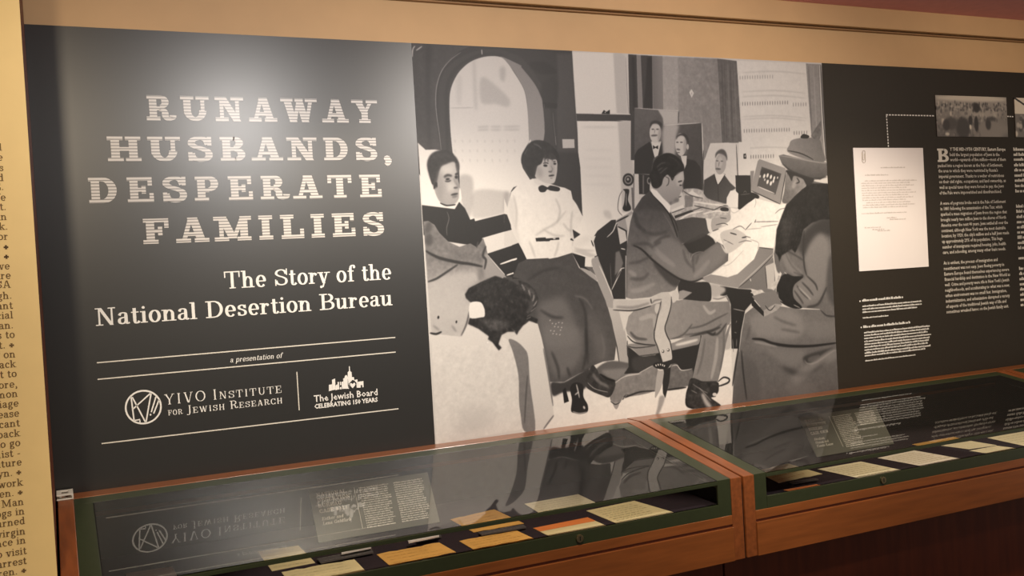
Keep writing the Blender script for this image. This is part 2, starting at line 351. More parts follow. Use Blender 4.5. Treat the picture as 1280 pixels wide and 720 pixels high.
# ------------------------------------------------------------------ title panel
XS0 = onY(529, 305)[0]; XS1 = onY(1037.7, 285)[0]     # the two vertical edges of the mural
pan = empty('title_panel', ((-.03 + XS0) / 2, 0, ZC))
tag(pan, 'black exhibition title panel left of the big photograph', 'panel')
MB().box((-.0335, 0, -.03 + ZC), (XS0, .006, H + ZC)).build('board', M_black, pan)
for s, a, b, cp in (('RUNAWAY', (184, 149.3), (470, 155), 31.5), ('HUSBANDS,', (136, 200.8), (489, 201.5), 31.7), ('DESPERATE', (111, 253), (477.5, 248), 32.5), ('FAMILIES', (179.5, 303.7), (480, 295), 31.5)):
    wall_letters(s, a, b, cp, M_title, pan, sv=.28, sh=.15, st=.155, sl=.115, track=.30 if s[0] != 'H' else .27)
for s, a, b, cp in (('The Story of the', (280, 361), (489.5, 349), 21.5), ('National Desertion Bureau', (119, 406.8), (491, 382), 22)):
    wall_letters(s, a, b, cp, M_white, pan, sv=.165, sh=.065, st=.06, sl=.1, track=.05)
wall_text('a presentation of', (287.5, 452.8), (352.5, 447.6), 6.6, sv=.14, sh=.07, st=.05, sl=.03, track=.05, skew=.22).build('caption_line', M_white, pan)
def rule(a, b, t=.0028, m=M_offw):
    A, B = onY(*a), onY(*b); z = (A[2] + B[2]) / 2
    MB().box((A[0], -.0007, z - t / 2), (B[0], 0, z + t / 2)).build('rule', m, pan)
rule((121, 453.5), (494, 421.7)); rule((122, 474), (494.5, 440.2)); rule((127, 554.7), (498, 510.7))
A = onY(371, 464.8); B = onY(374.6, 512.8); MB().box((A[0] - .0012, -.0007, B[2]), (A[0] + .0012, 0, A[2])).build('divider', M_offw, pan)
# emblem: circle with slanted strokes
mb = MB()
def stroke_wall(mb, pts, w, closed=False, y=-.0007):
    P = [onY(*p)[[0, 2]] for p in pts]; k = len(P); L = []; R_ = []
    for i in range(k):
        t = (P[(i + 1) % k] - P[i - 1]) if closed else (P[min(i + 1, k - 1)] - P[max(i - 1, 0)]); t = t / np.linalg.norm(t); n = np.array([-t[1], t[0]]) * w / 2
        L.append(P[i] + n); R_.append(P[i] - n)
    for i in range(k if closed else k - 1):
        j = (i + 1) % k; mb.add([(q[0], y, q[1]) for q in (L[i], L[j], R_[j], R_[i])], [(0, 1, 2, 3)])
Z8 = lambda x, y: (120 + x / 8, 470 + y / 8)
stroke_wall(mb, [Z8(473 + 176 * math.cos(a) + 0, 311 + 164 * math.sin(a) - 6 * math.cos(a)) for a in np.linspace(0, 2 * math.pi, 48, endpoint=False)], .0042, True)
for l in ('350,205 380,440', '362,210 495,462', '370,330 545,172', '550,175 500,462', '600,205 552,362', '543,378 546,395', '630,238 576,375', '385,445 437,435 440,462'):
    stroke_wall(mb, [Z8(*map(float, q.split(','))) for q in l.split()], .0034)
tag(mb.build('emblem', M_white, pan), 'white round emblem of slanted lines in a circle')
mb = wall_text('YIVO Institute', (205.3, 505.8), (352.3, 491.0), 13, sv=.12, sh=.05, st=.045, sl=.07, track=.12, small=.72)
wall_text('for', (210, 519.6), (228.3, 517.2), 9, mb=mb, sv=.15, sh=.07, st=.05, sl=.06, track=.1, small=.72)
wall_text('Jewish Research', (233, 516.8), (353.3, 504.4), 10.3, mb=mb, sv=.14, sh=.06, st=.05, sl=.06, track=.12, small=.72)
mb.build('logo_lettering', M_white, pan)
mb = MB(); sans_wall(mb, 'The Jewish Board', (392.5, 502.2), (472, 494), 8.2, .012); sans_wall(mb, 'CELEBRATING 150 YEARS', (393, 510.6), (472.2, 502), 5.4, .03)
mb.build('logo_lettering', M_white, pan)
# little skyline with a heart
mb = MB(); Z9 = lambda x, y: onY(380 + x / 9.6, 450 + y / 9.6)
for poly in ('298,298 335,292 340,362 298,375', '335,238 372,222 378,355 340,362', '378,308 400,290 405,355 378,362', '402,265 418,262 424,352 404,354', '430,262 442,260 446,300 432,302', '450,262 470,258 474,345 456,348 452,300', '430,325 446,322 450,350 430,352',
             '470,222 485,216 490,190 506,180 520,192 524,214 540,345 474,345', '524,145 540,132 538,80 543,72 548,80 552,130 570,148 574,205 598,205 604,245 580,238 540,280 536,345 524,300',
             '604,240 640,232 645,330 632,335 628,270 606,250', '645,262 712,252 714,325 700,328 697,300 680,300 680,330 645,333'):
    P = [Z9(*map(float, q.split(','))) for q in poly.split()]; mb.add([(p[0], -.0007, p[2]) for p in P], [tuple(range(len(P)))])
P = [Z9(*q) for q in ((583, 338), (560, 315), (550, 295), (553, 280), (565, 276), (583, 288), (600, 272), (613, 278), (616, 292), (605, 312))]
mb.add([(p[0], -.0007, p[2]) for p in P], [tuple(range(len(P)))])
tag(mb.build('emblem', M_white, pan), 'white city skyline emblem with a heart')
# ------------------------------------------------------------------ the big photograph: a flat print, painted here stroke by stroke
TX = 860                                     # texels per metre
FR = {'a1': (510, 50, 36 / 7), 'a2': (510, 170, 36 / 7), 'a3': (510, 290, 36 / 7), 'a4': (530, 420, 36 / 7), 'b1': (640, 50, 36 / 7), 'b2': (630, 170, 36 / 7), 'b3': (640, 290, 36 / 7),
      'b4': (660, 410, 36 / 7), 'c1': (770, 60, 36 / 7), 'c2': (770, 180, 36 / 7), 'c3': (770, 290, 36 / 7), 'c4': (780, 400, 36 / 7), 'd1': (900, 70, 4.8), 'd2': (900, 170, 4.8),
      'd3': (900, 290, 4.8), 'd4': (900, 380, 4.5), 'px': (0, 0, 1)}
ZB = -.03                                    # the print runs a little below the ledge line
class Print:
    def __init__(s, x0, x1, z0, z1, base, tx=TX):
        s.x0, s.z1, s.tx = x0, z1, tx; s.w = int((x1 - x0) * tx); s.h = int((z1 - z0) * tx)
        s.I = np.full((s.h, s.w), float(base), np.float32); s.rng = np.random.default_rng(5); s.keep = {}
    def pt(s, u, v):
        p = onY(u, v); return ((p[0] - s.x0) * s.tx, (s.z1 + ZC - p[2]) * s.tx)
    def parse(s, t):
        out = []; f = FR['px']
        for k in t.split():
            if k in FR: f = FR[k]; continue
            x, y = k.split(','); out.append(s.pt(f[0] + float(x) / f[2], f[1] + float(y) / f[2]))
        return np.array(out)
    def mask(s, P, pad=0):
        """anti-aliased polygon coverage on its bounding box"""
        SS = 3
        a = np.floor(P.min(0)).astype(int) - 1 - pad; b = np.ceil(P.max(0)).astype(int) + 2 + pad
        a = np.maximum(a, 0); b = np.minimum(b, [s.w, s.h])
        if (b <= a).any(): return None, None, None
        W, Hh = (b - a); Q = (P - a) * SS; M_ = np.zeros((Hh * SS, W * SS), np.float32)
        n = len(Q); x0 = Q[:, 0]; y0 = Q[:, 1]; x1 = np.roll(x0, -1); y1 = np.roll(y0, -1)
        for r in range(Hh * SS):
            yc = r + .5; c = (y0 <= yc) != (y1 <= yc)
            if not c.any(): continue
            xs = np.sort(x0[c] + (yc - y0[c]) * (x1[c] - x0[c]) / (y1[c] - y0[c]))
            for i in range(0, len(xs) - 1, 2):
                l = max(0, int(math.ceil(xs[i] - .5))); h = max(0, int(math.ceil(xs[i + 1] - .5)))
                M_[r, l:h] = 1
        return M_.reshape(Hh, SS, W, SS).mean((1, 3)), a, b
    @staticmethod
    def blur(M_, r):
        if r <= 0: return M_
        n = int(r * 2.5) + 1; k = np.exp(-.5 * (np.arange(-n, n + 1) / r) ** 2); k /= k.sum()
        for ax in (0, 1):
            A = np.pad(M_, [(n, n) if q == ax else (0, 0) for q in (0, 1)], mode='edge'); o = np.zeros_like(M_)
            for i, kk in enumerate(k): o += kk * (A[i:i + M_.shape[0]] if ax == 0 else A[:, i:i + M_.shape[1]])
            M_ = o
        return M_
    def put(s, M_, a, b, g, al=1, clip=None, tex=0, g2=None, dirn=None):
        reg = s.I[a[1]:b[1], a[0]:b[0]]; A = M_ * al
        if clip is not None: A = A * s.keep[clip][a[1]:b[1], a[0]:b[0]]
        val = g
        if g2 is not None:
            (ux, uy), (vx, vy) = dirn; yy, xx = np.mgrid[a[1]:b[1], a[0]:b[0]]
            t = ((xx - ux) * (vx - ux) + (yy - uy) * (vy - uy)) / ((vx - ux) ** 2 + (vy - uy) ** 2); val = g + (g2 - g) * np.clip(t, 0, 1)
        if tex: val = val + tex * s.noise(M_.shape)
        reg[...] = reg * (1 - A) + A * val
    def noise(s, sh):
        n = s.blur(s.rng.standard_normal(sh).astype(np.float32), 2.2); m = s.blur(s.rng.standard_normal(sh).astype(np.float32), 5)
        return n / (n.std() + 1e-6) * .6 + m / (m.std() + 1e-6) * .6
    def p(s, g, t, blur=.6, sm=1, al=1, keep=None, clip=None, tex=0, g2=None, d=None):
        P = s.parse(t)
        if sm: P = np.array(crom(P, 4, True))
        M_, a, b = s.mask(P, int(blur * 3))
        if M_ is None: return
        M_ = s.blur(M_, blur)
        if keep: K = np.zeros_like(s.I); K[a[1]:b[1], a[0]:b[0]] = M_; s.keep[keep] = K
        s.put(M_, a, b, g, al, clip, tex, g2, None if d is None else s.parse(d))
    def l(s, g, w, t, blur=.6, al=1, clip=None):
        for seg in t.split('|'):
            P = np.array(crom(s.parse(seg), 5)); k = len(P); w_ = w * TX / 430 / 2; L = []; R_ = []
            for i in range(k):
                tt = P[min(i + 1, k - 1)] - P[max(i - 1, 0)]; tt = tt / (np.linalg.norm(tt) + 1e-9); n = np.array([-tt[1], tt[0]])
                ww = w_ * (.35 + .65 * math.sin(math.pi * min(max(i / (k - 1), .0), 1)) ** .5); L.append(P[i] + n * ww); R_.append(P[i] - n * ww)
            M_, a, b = s.mask(np.array(L + R_[::-1]), int(blur * 3))
            if M_ is not None: s.put(s.blur(M_, blur), a, b, g, al, clip)
    def e(s, g, t, blur=.6, al=1, clip=None, tex=0):          # 'frame cx,cy,rx,ry,rot' ellipse in frame units
        f, q = t.split(); cx, cy, rx, ry, ro = map(float, q.split(',')); ro = math.radians(ro); o = FR[f]
        s_ = ' '.join('%.2f,%.2f' % (cx + rx * math.cos(a) * math.cos(ro) - ry * math.sin(a) * math.sin(ro), cy + rx * math.cos(a) * math.sin(ro) + ry * math.sin(a) * math.cos(ro)) for a in np.linspace(0, 2 * math.pi, 20, endpoint=False))
        s.p(g, f + ' ' + s_, blur, 0, al, None, clip, tex)

m = Print(XS0, XS1, ZB, H, 202)
p, l, e = m.p, m.l, m.e
# --- room: doorway with a round arch
p(76, 'px 505,40 717,50 b1 385,75 395,250 410,470 420,600 425,720 b2 490,200 503,508 470,560 300,560 0,400 a2 100,300 0,100', sm=0)
p(92, 'a1 25,0 35,300 50,720 210,720 195,620 178,450 175,330 200,230 250,150 330,70 400,40', sm=0, tex=2)
p(66, 'a1 110,100 130,720 150,720 140,300 150,60', blur=4, al=.5)
p(84, 'a1 215,720 200,560 192,400 198,290 230,200 300,130 400,80 480,60 600,60 b1 60,110 130,190 190,290 240,420 280,700 200,700 b1 180,350 a1 720,165 600,112 540,103 470,112 400,140 350,180 310,230 275,310 265,400 270,560 285,720', sm=0)
p(72, 'a1 255,400 262,300 300,220 350,160 440,110 530,92 620,100 560,86 450,92 350,140 280,200 240,300 235,420 245,720 262,720', blur=2)
l(172, 1.1, 'a1 213,715 200,600 183,480 177,380 185,290 215,200 270,130 340,78', al=.85)
l(205, 1.6, 'a1 473,60 475,95|a1 28,110 30,60 45,38|a1 50,68 90,40', al=.8)
p(98, 'b1 285,90 385,85 425,720 290,720 285,420 300,300', blur=3, sm=0, al=.8)
p(56, 'b1 110,150 200,140 270,180 280,215 170,215', blur=3, al=.7)
p(66, 'b1 190,290 280,240 285,400 200,405', blur=3, al=.8)
p(54, 'b1 190,400 290,408 288,440 195,435', blur=1.5, sm=0)
l(150, .8, 'b1 206,408 207,438|b1 262,465 270,560 282,660 b2 335,60|b2 330,0 332,60', al=.8)
# arch: pale reveal, bright street beyond
p(150, 'a1 590,105 720,160 b1 60,175 110,235 150,290 180,350 198,420 204,640 110,720 100,600 98,430 80,330 45,260 0,190', blur=.8, g2=165, d='b1 60,200 130,640')
p(204, 'px 567,192 a1 285,720 270,560 265,400 275,310 310,230 350,180 400,140 470,112 540,103 600,112 640,150 b1 0,190 45,260 80,330 98,430 105,560 112,720 b2 170,20 110,170 170,300 60,330 30,430 20,490 a2 665,600 630,500 430,545 400,540 340,400 325,200 290,120', keep='arch', g2=216, d='px 600,80 600,270')
for t, g, al in (('a1 430,130 445,420 425,420 415,160', 178, .5), ('a1 470,240 560,290 650,380 640,430 560,410 470,400', 165, .45), ('a1 590,180 625,180 620,260 595,255', 172, .6), ('a1 310,250 345,240 340,400 315,400', 185, .4),
                 ('a2 325,270 400,255 420,330 400,520 340,470', 160, .55), ('a2 430,350 640,360 650,400 620,500 450,530 410,500', 168, .55), ('b2 0,370 30,360 30,420 0,490', 165, .7)):
    p(g, t, blur=3.5, al=al, clip='arch')
l(172, 1.4, 'a1 270,437 420,435', al=.5, clip='arch')
for yy in (560, 580): l(150, 2.2, 'a1 445,%d 520,%d|a1 530,%d 600,%d|a1 610,%d 720,%d' % (yy, yy - 5, yy - 3, yy - 3, yy - 3, yy - 5), blur=2.2, al=.32, clip='arch')
for i in range(26): l(165, 1.4, 'a1 %d,%d %d,%d' % (300 + (i % 9) * 48, 640 + (i // 9) * 62, 303 + (i % 9) * 48, 660 + (i // 9) * 62), blur=1.5, al=.35, clip='arch')
# right sash window and column wall
p(214, 'b1 387,78 650,85 c1 0,40 60,45 75,425 0,428 b1 670,472 412,472', sm=0, blur=.8)
p(192, 'b1 650,85 700,85 c1 60,45 75,425 b1 672,472', sm=0, blur=2)
p(217, 'b1 420,520 720,522 c1 95,465 115,720 c2 110,300 105,440 0,500 b2 700,545 560,670 505,510 490,200 b1 425,720', sm=0)
p(192, 'b1 680,525 720,522 c1 95,465 c2 115,190 105,430 40,440 20,0 b1 692,720', sm=0, blur=2.2)
l(190, 2, 'b1 445,560 680,560', blur=2.5, al=.6)
for i in range(5): l(202, 2, 'b2 510,%d 700,%d' % (90 + i * 55, 92 + i * 55), blur=3, al=.5)
p(190, 'b2 640,480 680,485 690,530 650,520', blur=3, al=.7)
p(84, 'b1 412,474 720,480 c1 110,430 115,467 0,465 b1 720,522 415,520', sm=0)
p(40, 'b1 575,474 590,450 606,462 628,448 628,476', sm=0, blur=.5); p(205, 'b1 592,466 600,458 604,470', sm=0)
p(86, 'c1 78,40 132,44 142,390 135,720 95,720 95,430 85,420', sm=0)
p(62, 'c1 100,60 118,60 130,400 108,400', sm=0, blur=1.5, al=.6)
l(160, .9, 'c1 62,60 72,300 82,425')
p(148, 'c1 132,44 158,46 172,390 142,392', sm=0); p(92, 'c1 158,46 232,50 236,400 172,392', sm=0)
p(66, 'c1 200,60 230,56 234,390 175,390 190,240', blur=2, sm=0, al=.8)
p(132, 'c1 232,50 300,52 305,400 238,400', sm=0, g2=150, d='c1 235,200 305,200')
p(172, 'c1 300,52 400,58 420,400 305,400', sm=0, tex=3)
p(158, 'c1 398,58 652,68 680,610 c2 600,330 540,300 560,0 c1 400,720 400,300', sm=0, tex=4, blur=1.5, g2=148, d='c1 400,300 670,300')
for x in (555, 600, 575): l(135, 2.5, 'c1 %d,380 %d,480 %d,600' % (x, x + 8, x), blur=3, al=.5)
p(205, 'c1 470,285 485,264 500,290 486,320', sm=0); l(160, 1, 'c1 486,285 486,300')
p(122, 'c1 650,68 690,72 d1 100,30 130,520 0,522 c1 680,610', sm=0, tex=4)
for x, g in ((25, 100), (60, 88), (85, 140), (45, 145), (10, 95)): l(g, 2, 'd1 %d,40 %d,280 %d,510' % (x, x + 8, x + 16), blur=1.2, al=.55)
# poster sheet and wood post at far right
p(210, 'd1 100,28 515,45 530,250 548,480 400,600 d2 330,230 180,240 115,240 d1 135,520 125,320', sm=0, keep='sheet', tex=1.5)
for r, (yy, x0, x1, al) in enumerate(((130, 120, 320, .4), (288, 120, 420, .6), (292, 440, 530, .5), (450, 145, 430, .6), (462, 445, 535, .7), (605, 185, 335, .75))):
    for x in range(x0, x1, 15): l(112, 1.5, 'd1 %d,%d %d,%d' % (x, yy - 12 - (x - x0) * .03, x + (x * 7 % 5), yy + 12 - (x - x0) * .03), blur=.9, al=al, clip='sheet')
for yy in (100, 215, 245, 380, 365, 555): l(180, 1.6, 'd1 130,%d 330,%d 515,%d' % (yy, yy - 8, yy + 8), blur=1.6, al=.6, clip='sheet')
p(158, 'd1 515,45 606,50 645,640 545,560 548,480 530,250', sm=0, tex=3)
for x, g in ((530, 110), (560, 180), (590, 140)): l(g, 2, 'd1 %d,60 %d,300 %d,470' % (x, x + 12, x + 22), blur=1.2, al=.6)
l(70, 1.4, 'd1 603,55 618,350 636,620'); l(215, 1.5, 'd1 597,55 612,350 630,615'); l(130, 1.2, 'd1 609,55 640,620')
p(196, 'b1 322,637 400,637 402,694 325,696', sm=0)
# --- portraits pinned behind the desk
p(118, 'c1 118,385 397,405 400,720 c2 300,60 220,195 118,190', sm=0, g2=105, d='c1 118,400 118,700', tex=2)
p(186, 'c1 268,396 397,405 395,490 305,495 300,450', sm=0, blur=1.5)
l(195, 1, 'c1 118,385 397,405|c1 397,405 395,490'); l(90, 1.4, 'c1 402,405 400,485')
p(62, 'c2 118,190 119,70 140,35 215,-15 235,20 246,82 280,20 300,-20 305,60 240,90 222,193', sm=0, blur=.8)
p(206, 'c1 225,600 290,600 270,690 248,705 236,660', sm=0)
e(196, 'c1 252,545,37,66,0'); e(150, 'c1 282,560,14,50,5', blur=2, al=.5)
p(80, 'c1 218,515 222,480 250,466 284,474 300,500 299,538 288,508 266,488 236,488 224,502', blur=1.6)
e(118, 'c1 245,562,22,6,-4', blur=1); e(110, 'c1 236,522,9,4,0'); e(110, 'c1 266,522,9,4,0'); l(150, 1, 'c1 250,520 246,548')
p(48, 'c1 237,625 253,636 270,626 270,650 253,641 238,650', sm=0, blur=.5)
p(108, 'c1 300,497 546,480 558,720 c2 560,295 430,295 300,200', sm=0, g2=95, d='c1 400,500 540,600', tex=2)
p(182, 'c1 303,498 400,494 390,560 372,720 310,720', blur=4, al=.95)
l(200, 1.2, 'c1 303,497 546,481'); l(208, 1.6, 'c1 552,482 560,720 c2 562,295'); l(80, 1, 'c1 546,482 552,720 c2 552,290')
p(66, 'c2 436,292 436,120 455,95 510,108 540,145 548,180 552,293', sm=0, blur=.8)
p(205, 'c2 415,75 455,75 452,130 438,165', sm=0)
e(196, 'c1 416,620,36,74,-2'); e(150, 'c1 446,630,14,56,0', blur=2, al=.5)
p(78, 'c1 386,590 392,562 425,548 452,558 467,588 464,618 450,582 425,562 398,570', blur=1.5)
e(112, 'c1 400,652,13,5,10', blur=1); e(105, 'c1 394,606,8,4,0'); e(105, 'c1 420,606,9,4,0'); e(190, 'c1 460,635,8,18,0'); l(100, 1, 'c1 390,672 410,672')
p(206, 'c1 568,720 606,612 720,608 d1 95,528 98,720 d2 95,310 60,330 0,420 c2 720,385 560,330 565,100', sm=0, tex=1)
l(80, 1.5, 'c2 562,40 558,180 562,300'); l(85, 1.3, 'd1 97,530 106,720 d2 100,240')
p(84, 'c2 562,318 566,232 632,192 655,262 700,195 720,205 d2 20,225 60,280 95,312 60,335 40,405 0,412 c2 690,385 640,384 590,362', sm=0, g2=98, d='c2 600,250 700,380', blur=.9)
p(214, 'c2 634,196 702,192 655,264', sm=0); l(60, 1, 'c2 655,264 658,380|c2 632,192 655,262 702,192')
e(176, 'c2 672,128,36,68,6'); e(200, 'c2 665,120,18,40,6', blur=2, al=.5)
p(108, 'c2 638,92 640,62 657,42 680,33 702,45 714,78 712,108 703,82 684,66 660,62 646,74', blur=1.4)
e(118, 'c2 656,160,18,6,4', blur=1); e(110, 'c2 650,108,9,3,4'); e(110, 'c2 680,110,9,3,4'); l(130, 1, 'c2 664,112 658,146')
p(211, 'd2 112,35 178,38 184,236 112,234', sm=0); p(60, 'd2 140,108 155,105 158,136 141,136', sm=0); p(200, 'd2 147,114 153,114 152,128 147,128', sm=0)
p(150, 'd2 182,210 205,208 190,330 180,300', sm=0, blur=1)
p(52, 'd2 92,236 182,236 186,345 96,345', sm=0); p(46, 'd2 105,345 200,340 235,370 170,400 120,440 105,420', blur=1)
l(130, 1, 'd2 120,352 180,346|d2 140,342 150,330 160,342')
p(218, 'd2 38,425 40,370 62,328 90,325 110,345 108,428', sm=0)
# telephone and dark post behind it
p(140, 'c2 110,190 118,190 118,420 108,430', sm=0); p(66, 'c2 145,192 218,198 215,325 148,322', sm=0); p(120, 'c2 170,200 180,200 180,318 170,318', sm=0)
e(150, 'c2 213,236,15,24,0'); e(60, 'c2 213,236,8,14,0')
e(66, 'c2 78,229,36,41,0'); e(150, 'c2 78,229,25,29,0'); e(60, 'c2 78,229,17,20,0'); e(170, 'c2 76,226,8,9,0')
p(52, 'c2 45,292 78,290 84,305 76,360 95,405 90,425 60,432 42,415 52,380 58,310', blur=.7); l(205, 1, 'c2 66,315 64,400')
p(126, 'c2 98,280 108,280 118,425 104,425', sm=0); l(110, 1, 'c2 40,300 20,340 12,420 40,460')
p(196, 'c2 150,322 200,325 200,352 145,352', sm=0)
# --- desk clutter
p(186, 'c2 345,440 440,395 425,300 480,285 545,295 590,350 720,395 720,470 580,482 380,495', blur=1, tex=10)
p(215, 'c2 350,425 430,390 440,410 370,440', sm=0); p(60, 'c2 375,462 480,425 500,432 380,478', sm=0); p(214, 'c2 450,320 490,300 540,335 500,345', sm=0)
p(130, 'c2 440,330 495,332 492,400 445,408', sm=0, al=.7)
for t in ('c2 380,470 450,440 560,405', 'c2 500,395 560,408 640,425', 'c2 350,445 440,412', 'c2 430,300 480,330 560,350', 'c2 600,440 680,400 720,398'): l(86, 1.6, t, al=.8)
for t in ('c2 400,490 470,450 560,430', 'c2 500,370 600,385 690,395', 'c2 560,450 640,430 720,440'): l(224, 2.5, t, al=.8)
p(60, 'c2 670,415 690,405 720,412 720,430 680,430', blur=.8)
p(222, 'd2 65,430 120,442 210,372 360,412 405,402 380,460 335,590 322,668 225,690 d3 235,85 205,160 105,250 45,270 0,268 c3 610,275 700,210 720,130 650,60 600,20 c2 620,560 720,520 d2 0,535 60,500', sm=0, tex=2.5, keep='papers')
for t, g in (('d2 205,515 350,512', 120), ('d2 245,545 345,530', 150), ('d2 215,500 208,520', 90), ('d2 330,465 360,440 395,432', 130), ('d2 160,560 250,552', 175), ('d2 60,440 90,460 170,400', 190), ('d2 180,620 230,640 225,680', 170),
             ('d2 210,372 215,400 205,430', 180), ('d3 0,205 60,190 140,110', 190)): l(g, 1.3, t, al=.75, clip='papers')
# desk front and dark knee hole
p(158, 'd3 235,90 320,100 318,140 110,335 0,318 c3 720,350 600,325 540,300 610,272 d3 0,262 45,272 105,252 205,162', sm=0, g2=140, d='d3 50,280 300,120')
l(70, 1.8, 'd3 110,337 215,245 318,143', blur=.8); l(195, 1.2, 'd3 115,320 215,228 318,128', al=.8); l(90, 1.3, 'd3 232,92 320,102')
p(132, 'd3 115,338 318,150 325,200 335,350 300,370 190,340', sm=0); p(186, 'd3 270,205 328,180 325,345 285,340', sm=0, blur=.8); l(80, 1.3, 'd3 270,200 282,335')
l(205, 1.5, 'd3 181,278 185,295')
p(52, 'd3 0,322 110,340 185,345 210,400 150,470 125,600 112,720 d4 100,250 65,250 60,0 d3 60,420 45,385 0,380', sm=0, blur=1)
l(200, 1.2, 'd3 78,460 148,475|d3 20,385 45,378', al=.8)
for t in ('d3 100,530 96,545', 'd3 85,600 100,605', 'd3 75,640 80,720', 'd3 100,640 98,690'): l(140, 1.2, t)
p(176, 'd3 30,640 58,610 62,690 28,700', blur=1, al=.8)
# --- floor
p(212, 'a4 600,650 640,600 b4 165,560 150,430 270,400 600,380 c4 0,340 440,440 620,200 690,190 c4 700,560 px 917,520 px 917,600 px 600,600', sm=0, tex=1.5)
# --- round-back swivel chair
p(64, 'b2 575,690 565,665 600,610 690,540 718,538 720,600 c2 0,500 70,560 72,720 c3 60,150 60,430 0,430 b3 650,430 640,380 540,200 520,110', sm=0)
p(200, 'c2 5,520 60,560 70,620 25,645', sm=0); l(215, 1.5, 'c2 -60,600 -20,560 10,500 80,470|c3 30,105 60,112')
p(170, 'c2 0,490 70,450 100,430 110,445 60,480 75,560 10,530', sm=0, blur=.8); l(60, 2, 'c2 10,530 70,560|c2 0,500 80,460')
p(130, 'b3 665,130 690,120 715,200 700,240 660,280', sm=0, blur=1.5)
l(212, 1.8, 'b3 640,372 665,320 700,245 c3 0,300 30,240 55,230'); l(120, 1, 'b3 630,200 640,360')
l(225, 2, 'b3 512,60 530,120')
p(214, 'b3 470,163 512,163 506,221 468,218', sm=0); p(50, 'b3 386,135 470,160 466,222 520,228 500,250 440,235', sm=0)
p(170, 'b3 436,232 480,240 530,275 545,312 490,282', blur=.6); p(120, 'b3 470,225 515,225 540,280', sm=0)
p(168, 'b3 510,190 530,165 550,155 560,185 590,260 650,420 660,470 625,500 600,440 545,300', blur=.6); l(215, 1.2, 'b3 560,215 600,300 648,420')
p(186, 'b3 612,480 685,500 720,640 b4 620,0 636,90 640,170 655,190 645,248 592,252 575,150 548,0', sm=0, g2=172, d='b3 640,500 720,720')
l(60, 1.3, 'b3 612,480 665,700 b4 575,150 590,252|b4 638,80 640,170 655,195')
p(112, 'b4 440,260 540,210 720,250 c4 0,360 100,335 b4 620,310 560,345 450,300', blur=1.5); p(150, 'b4 470,275 560,262 640,258 700,270 620,300 560,335', blur=3, al=.7)
p(58, 'c4 22,165 100,228 200,225 240,180 480,100 500,95 470,240 440,375 430,330 370,322 330,282 300,285 260,340 200,285 100,340 0,345 30,300', sm=0, blur=1)
p(88, 'c4 60,240 200,235 230,290 120,330 60,320', blur=3, al=.7)
p(148, 'c4 15,165 60,150 200,155 300,150 400,110 485,92 482,150 440,165 310,195 240,208 150,232 98,228 60,190', blur=.8); l(206, 4, 'c4 330,160 400,145 475,125', blur=2)
l(70, 1.2, 'c4 15,165 80,178 200,165|c4 98,230 200,218 310,196')
p(140, 'b4 530,400 560,350 620,308 720,288 c4 100,340 190,290 222,345 200,452 0,495 b4 660,410 610,445 590,480 555,482 528,458', blur=.7, tex=4)
l(196, 1.4, 'b4 560,352 620,312 720,292 c4 100,338 185,292', al=.9); l(50, 2, 'b4 605,460 640,425 c4 0,498 100,462 200,455', blur=1)
p(120, 'c4 300,290 340,282 372,325 440,318 432,400 400,425 268,445 290,360', blur=.7, tex=5); l(190, 1.3, 'c4 305,295 340,290 370,322 440,312'); l(46, 2.4, 'c4 268,450 400,432', blur=1)
p(56, 'c4 245,330 300,300 290,400 265,500 250,470', sm=0, blur=.8); p(170, 'c4 215,330 255,325 242,420 215,480 198,490', blur=.6)
e(50, 'c4 232,292,47,22,6'); l(215, 1.8, 'c4 203,285 208,298|c4 217,280 221,294|c4 233,279 235,292|c4 249,282 247,296|c4 262,288 256,300'); l(200, 1.2, 'c4 215,318 235,322 255,318')
p(150, 'c4 230,490 262,500 225,600 195,640 215,560', blur=2, al=.8)
p(160, 'b4 545,480 585,478 575,515 560,518', blur=.6); l(60, 1.2, 'b4 530,470 560,490 590,478')
# --- woman in the middle: skirt, blouse, head
p(86, 'b3 30,120 95,172 230,165 290,162 385,133 430,230 500,285 550,320 600,440 640,570 670,720 b4 555,205 480,215 425,238 390,265 330,290 230,345 140,345 120,250 100,150 70,0 b3 190,700 150,590 100,540 0,560 -60,300 0,170', sm=0, keep='skirt', g2=100, d='b3 100,200 300,700', tex=2)
for t, g, al in (('b3 170,480 260,430 330,420 400,560 400,720 200,720', 132, .7), ('b4 100,0 330,0 340,180 250,300 160,300', 134, .7), ('b3 480,520 560,560 600,720 520,720', 120, .5), ('b4 430,60 490,60 510,200 440,215', 118, .7)):
    p(g, t, blur=8, al=al, clip='skirt')
for t in ('b3 430,420 470,520 480,720 b4 385,230', 'b4 150,150 190,250 200,330', 'b3 180,500 260,545 330,550', 'b3 100,310 200,250 300,230', 'b4 370,0 375,150 350,270', 'b4 250,250 270,310'): l(62, 4, t, blur=2.5, al=.6, clip='skirt')
l(150, 2, 'b3 400,410 470,430 520,500', blur=2, al=.5, clip='skirt'); l(126, 3, 'b4 470,40 490,130 480,200', blur=2, al=.6, clip='skirt')
for i in range(14): x, y = 240 + (i * 37) % 85, 570 + (i * 23) % 95; l(205, 1.3, 'b3 %d,%d %d,%d' % (x, y, x + 8, y - 6), al=.8)
p(78, 'b4 148,350 230,348 330,292 395,262 380,360 340,400 230,410 160,435', blur=2)
p(44, 'b4 222,400 240,380 262,470 232,482', sm=0); p(48, 'b4 270,385 300,350 352,365 355,440 382,492 382,535 345,550 300,545 276,530 282,460', blur=.7)
l(205, 2.2, 'b4 310,360 320,400 330,450|b4 300,430 325,410', blur=.8, al=.8); l(150, 2, 'b4 285,535 330,548 380,538'); l(190, 3, 'b4 355,500 365,520', blur=1)
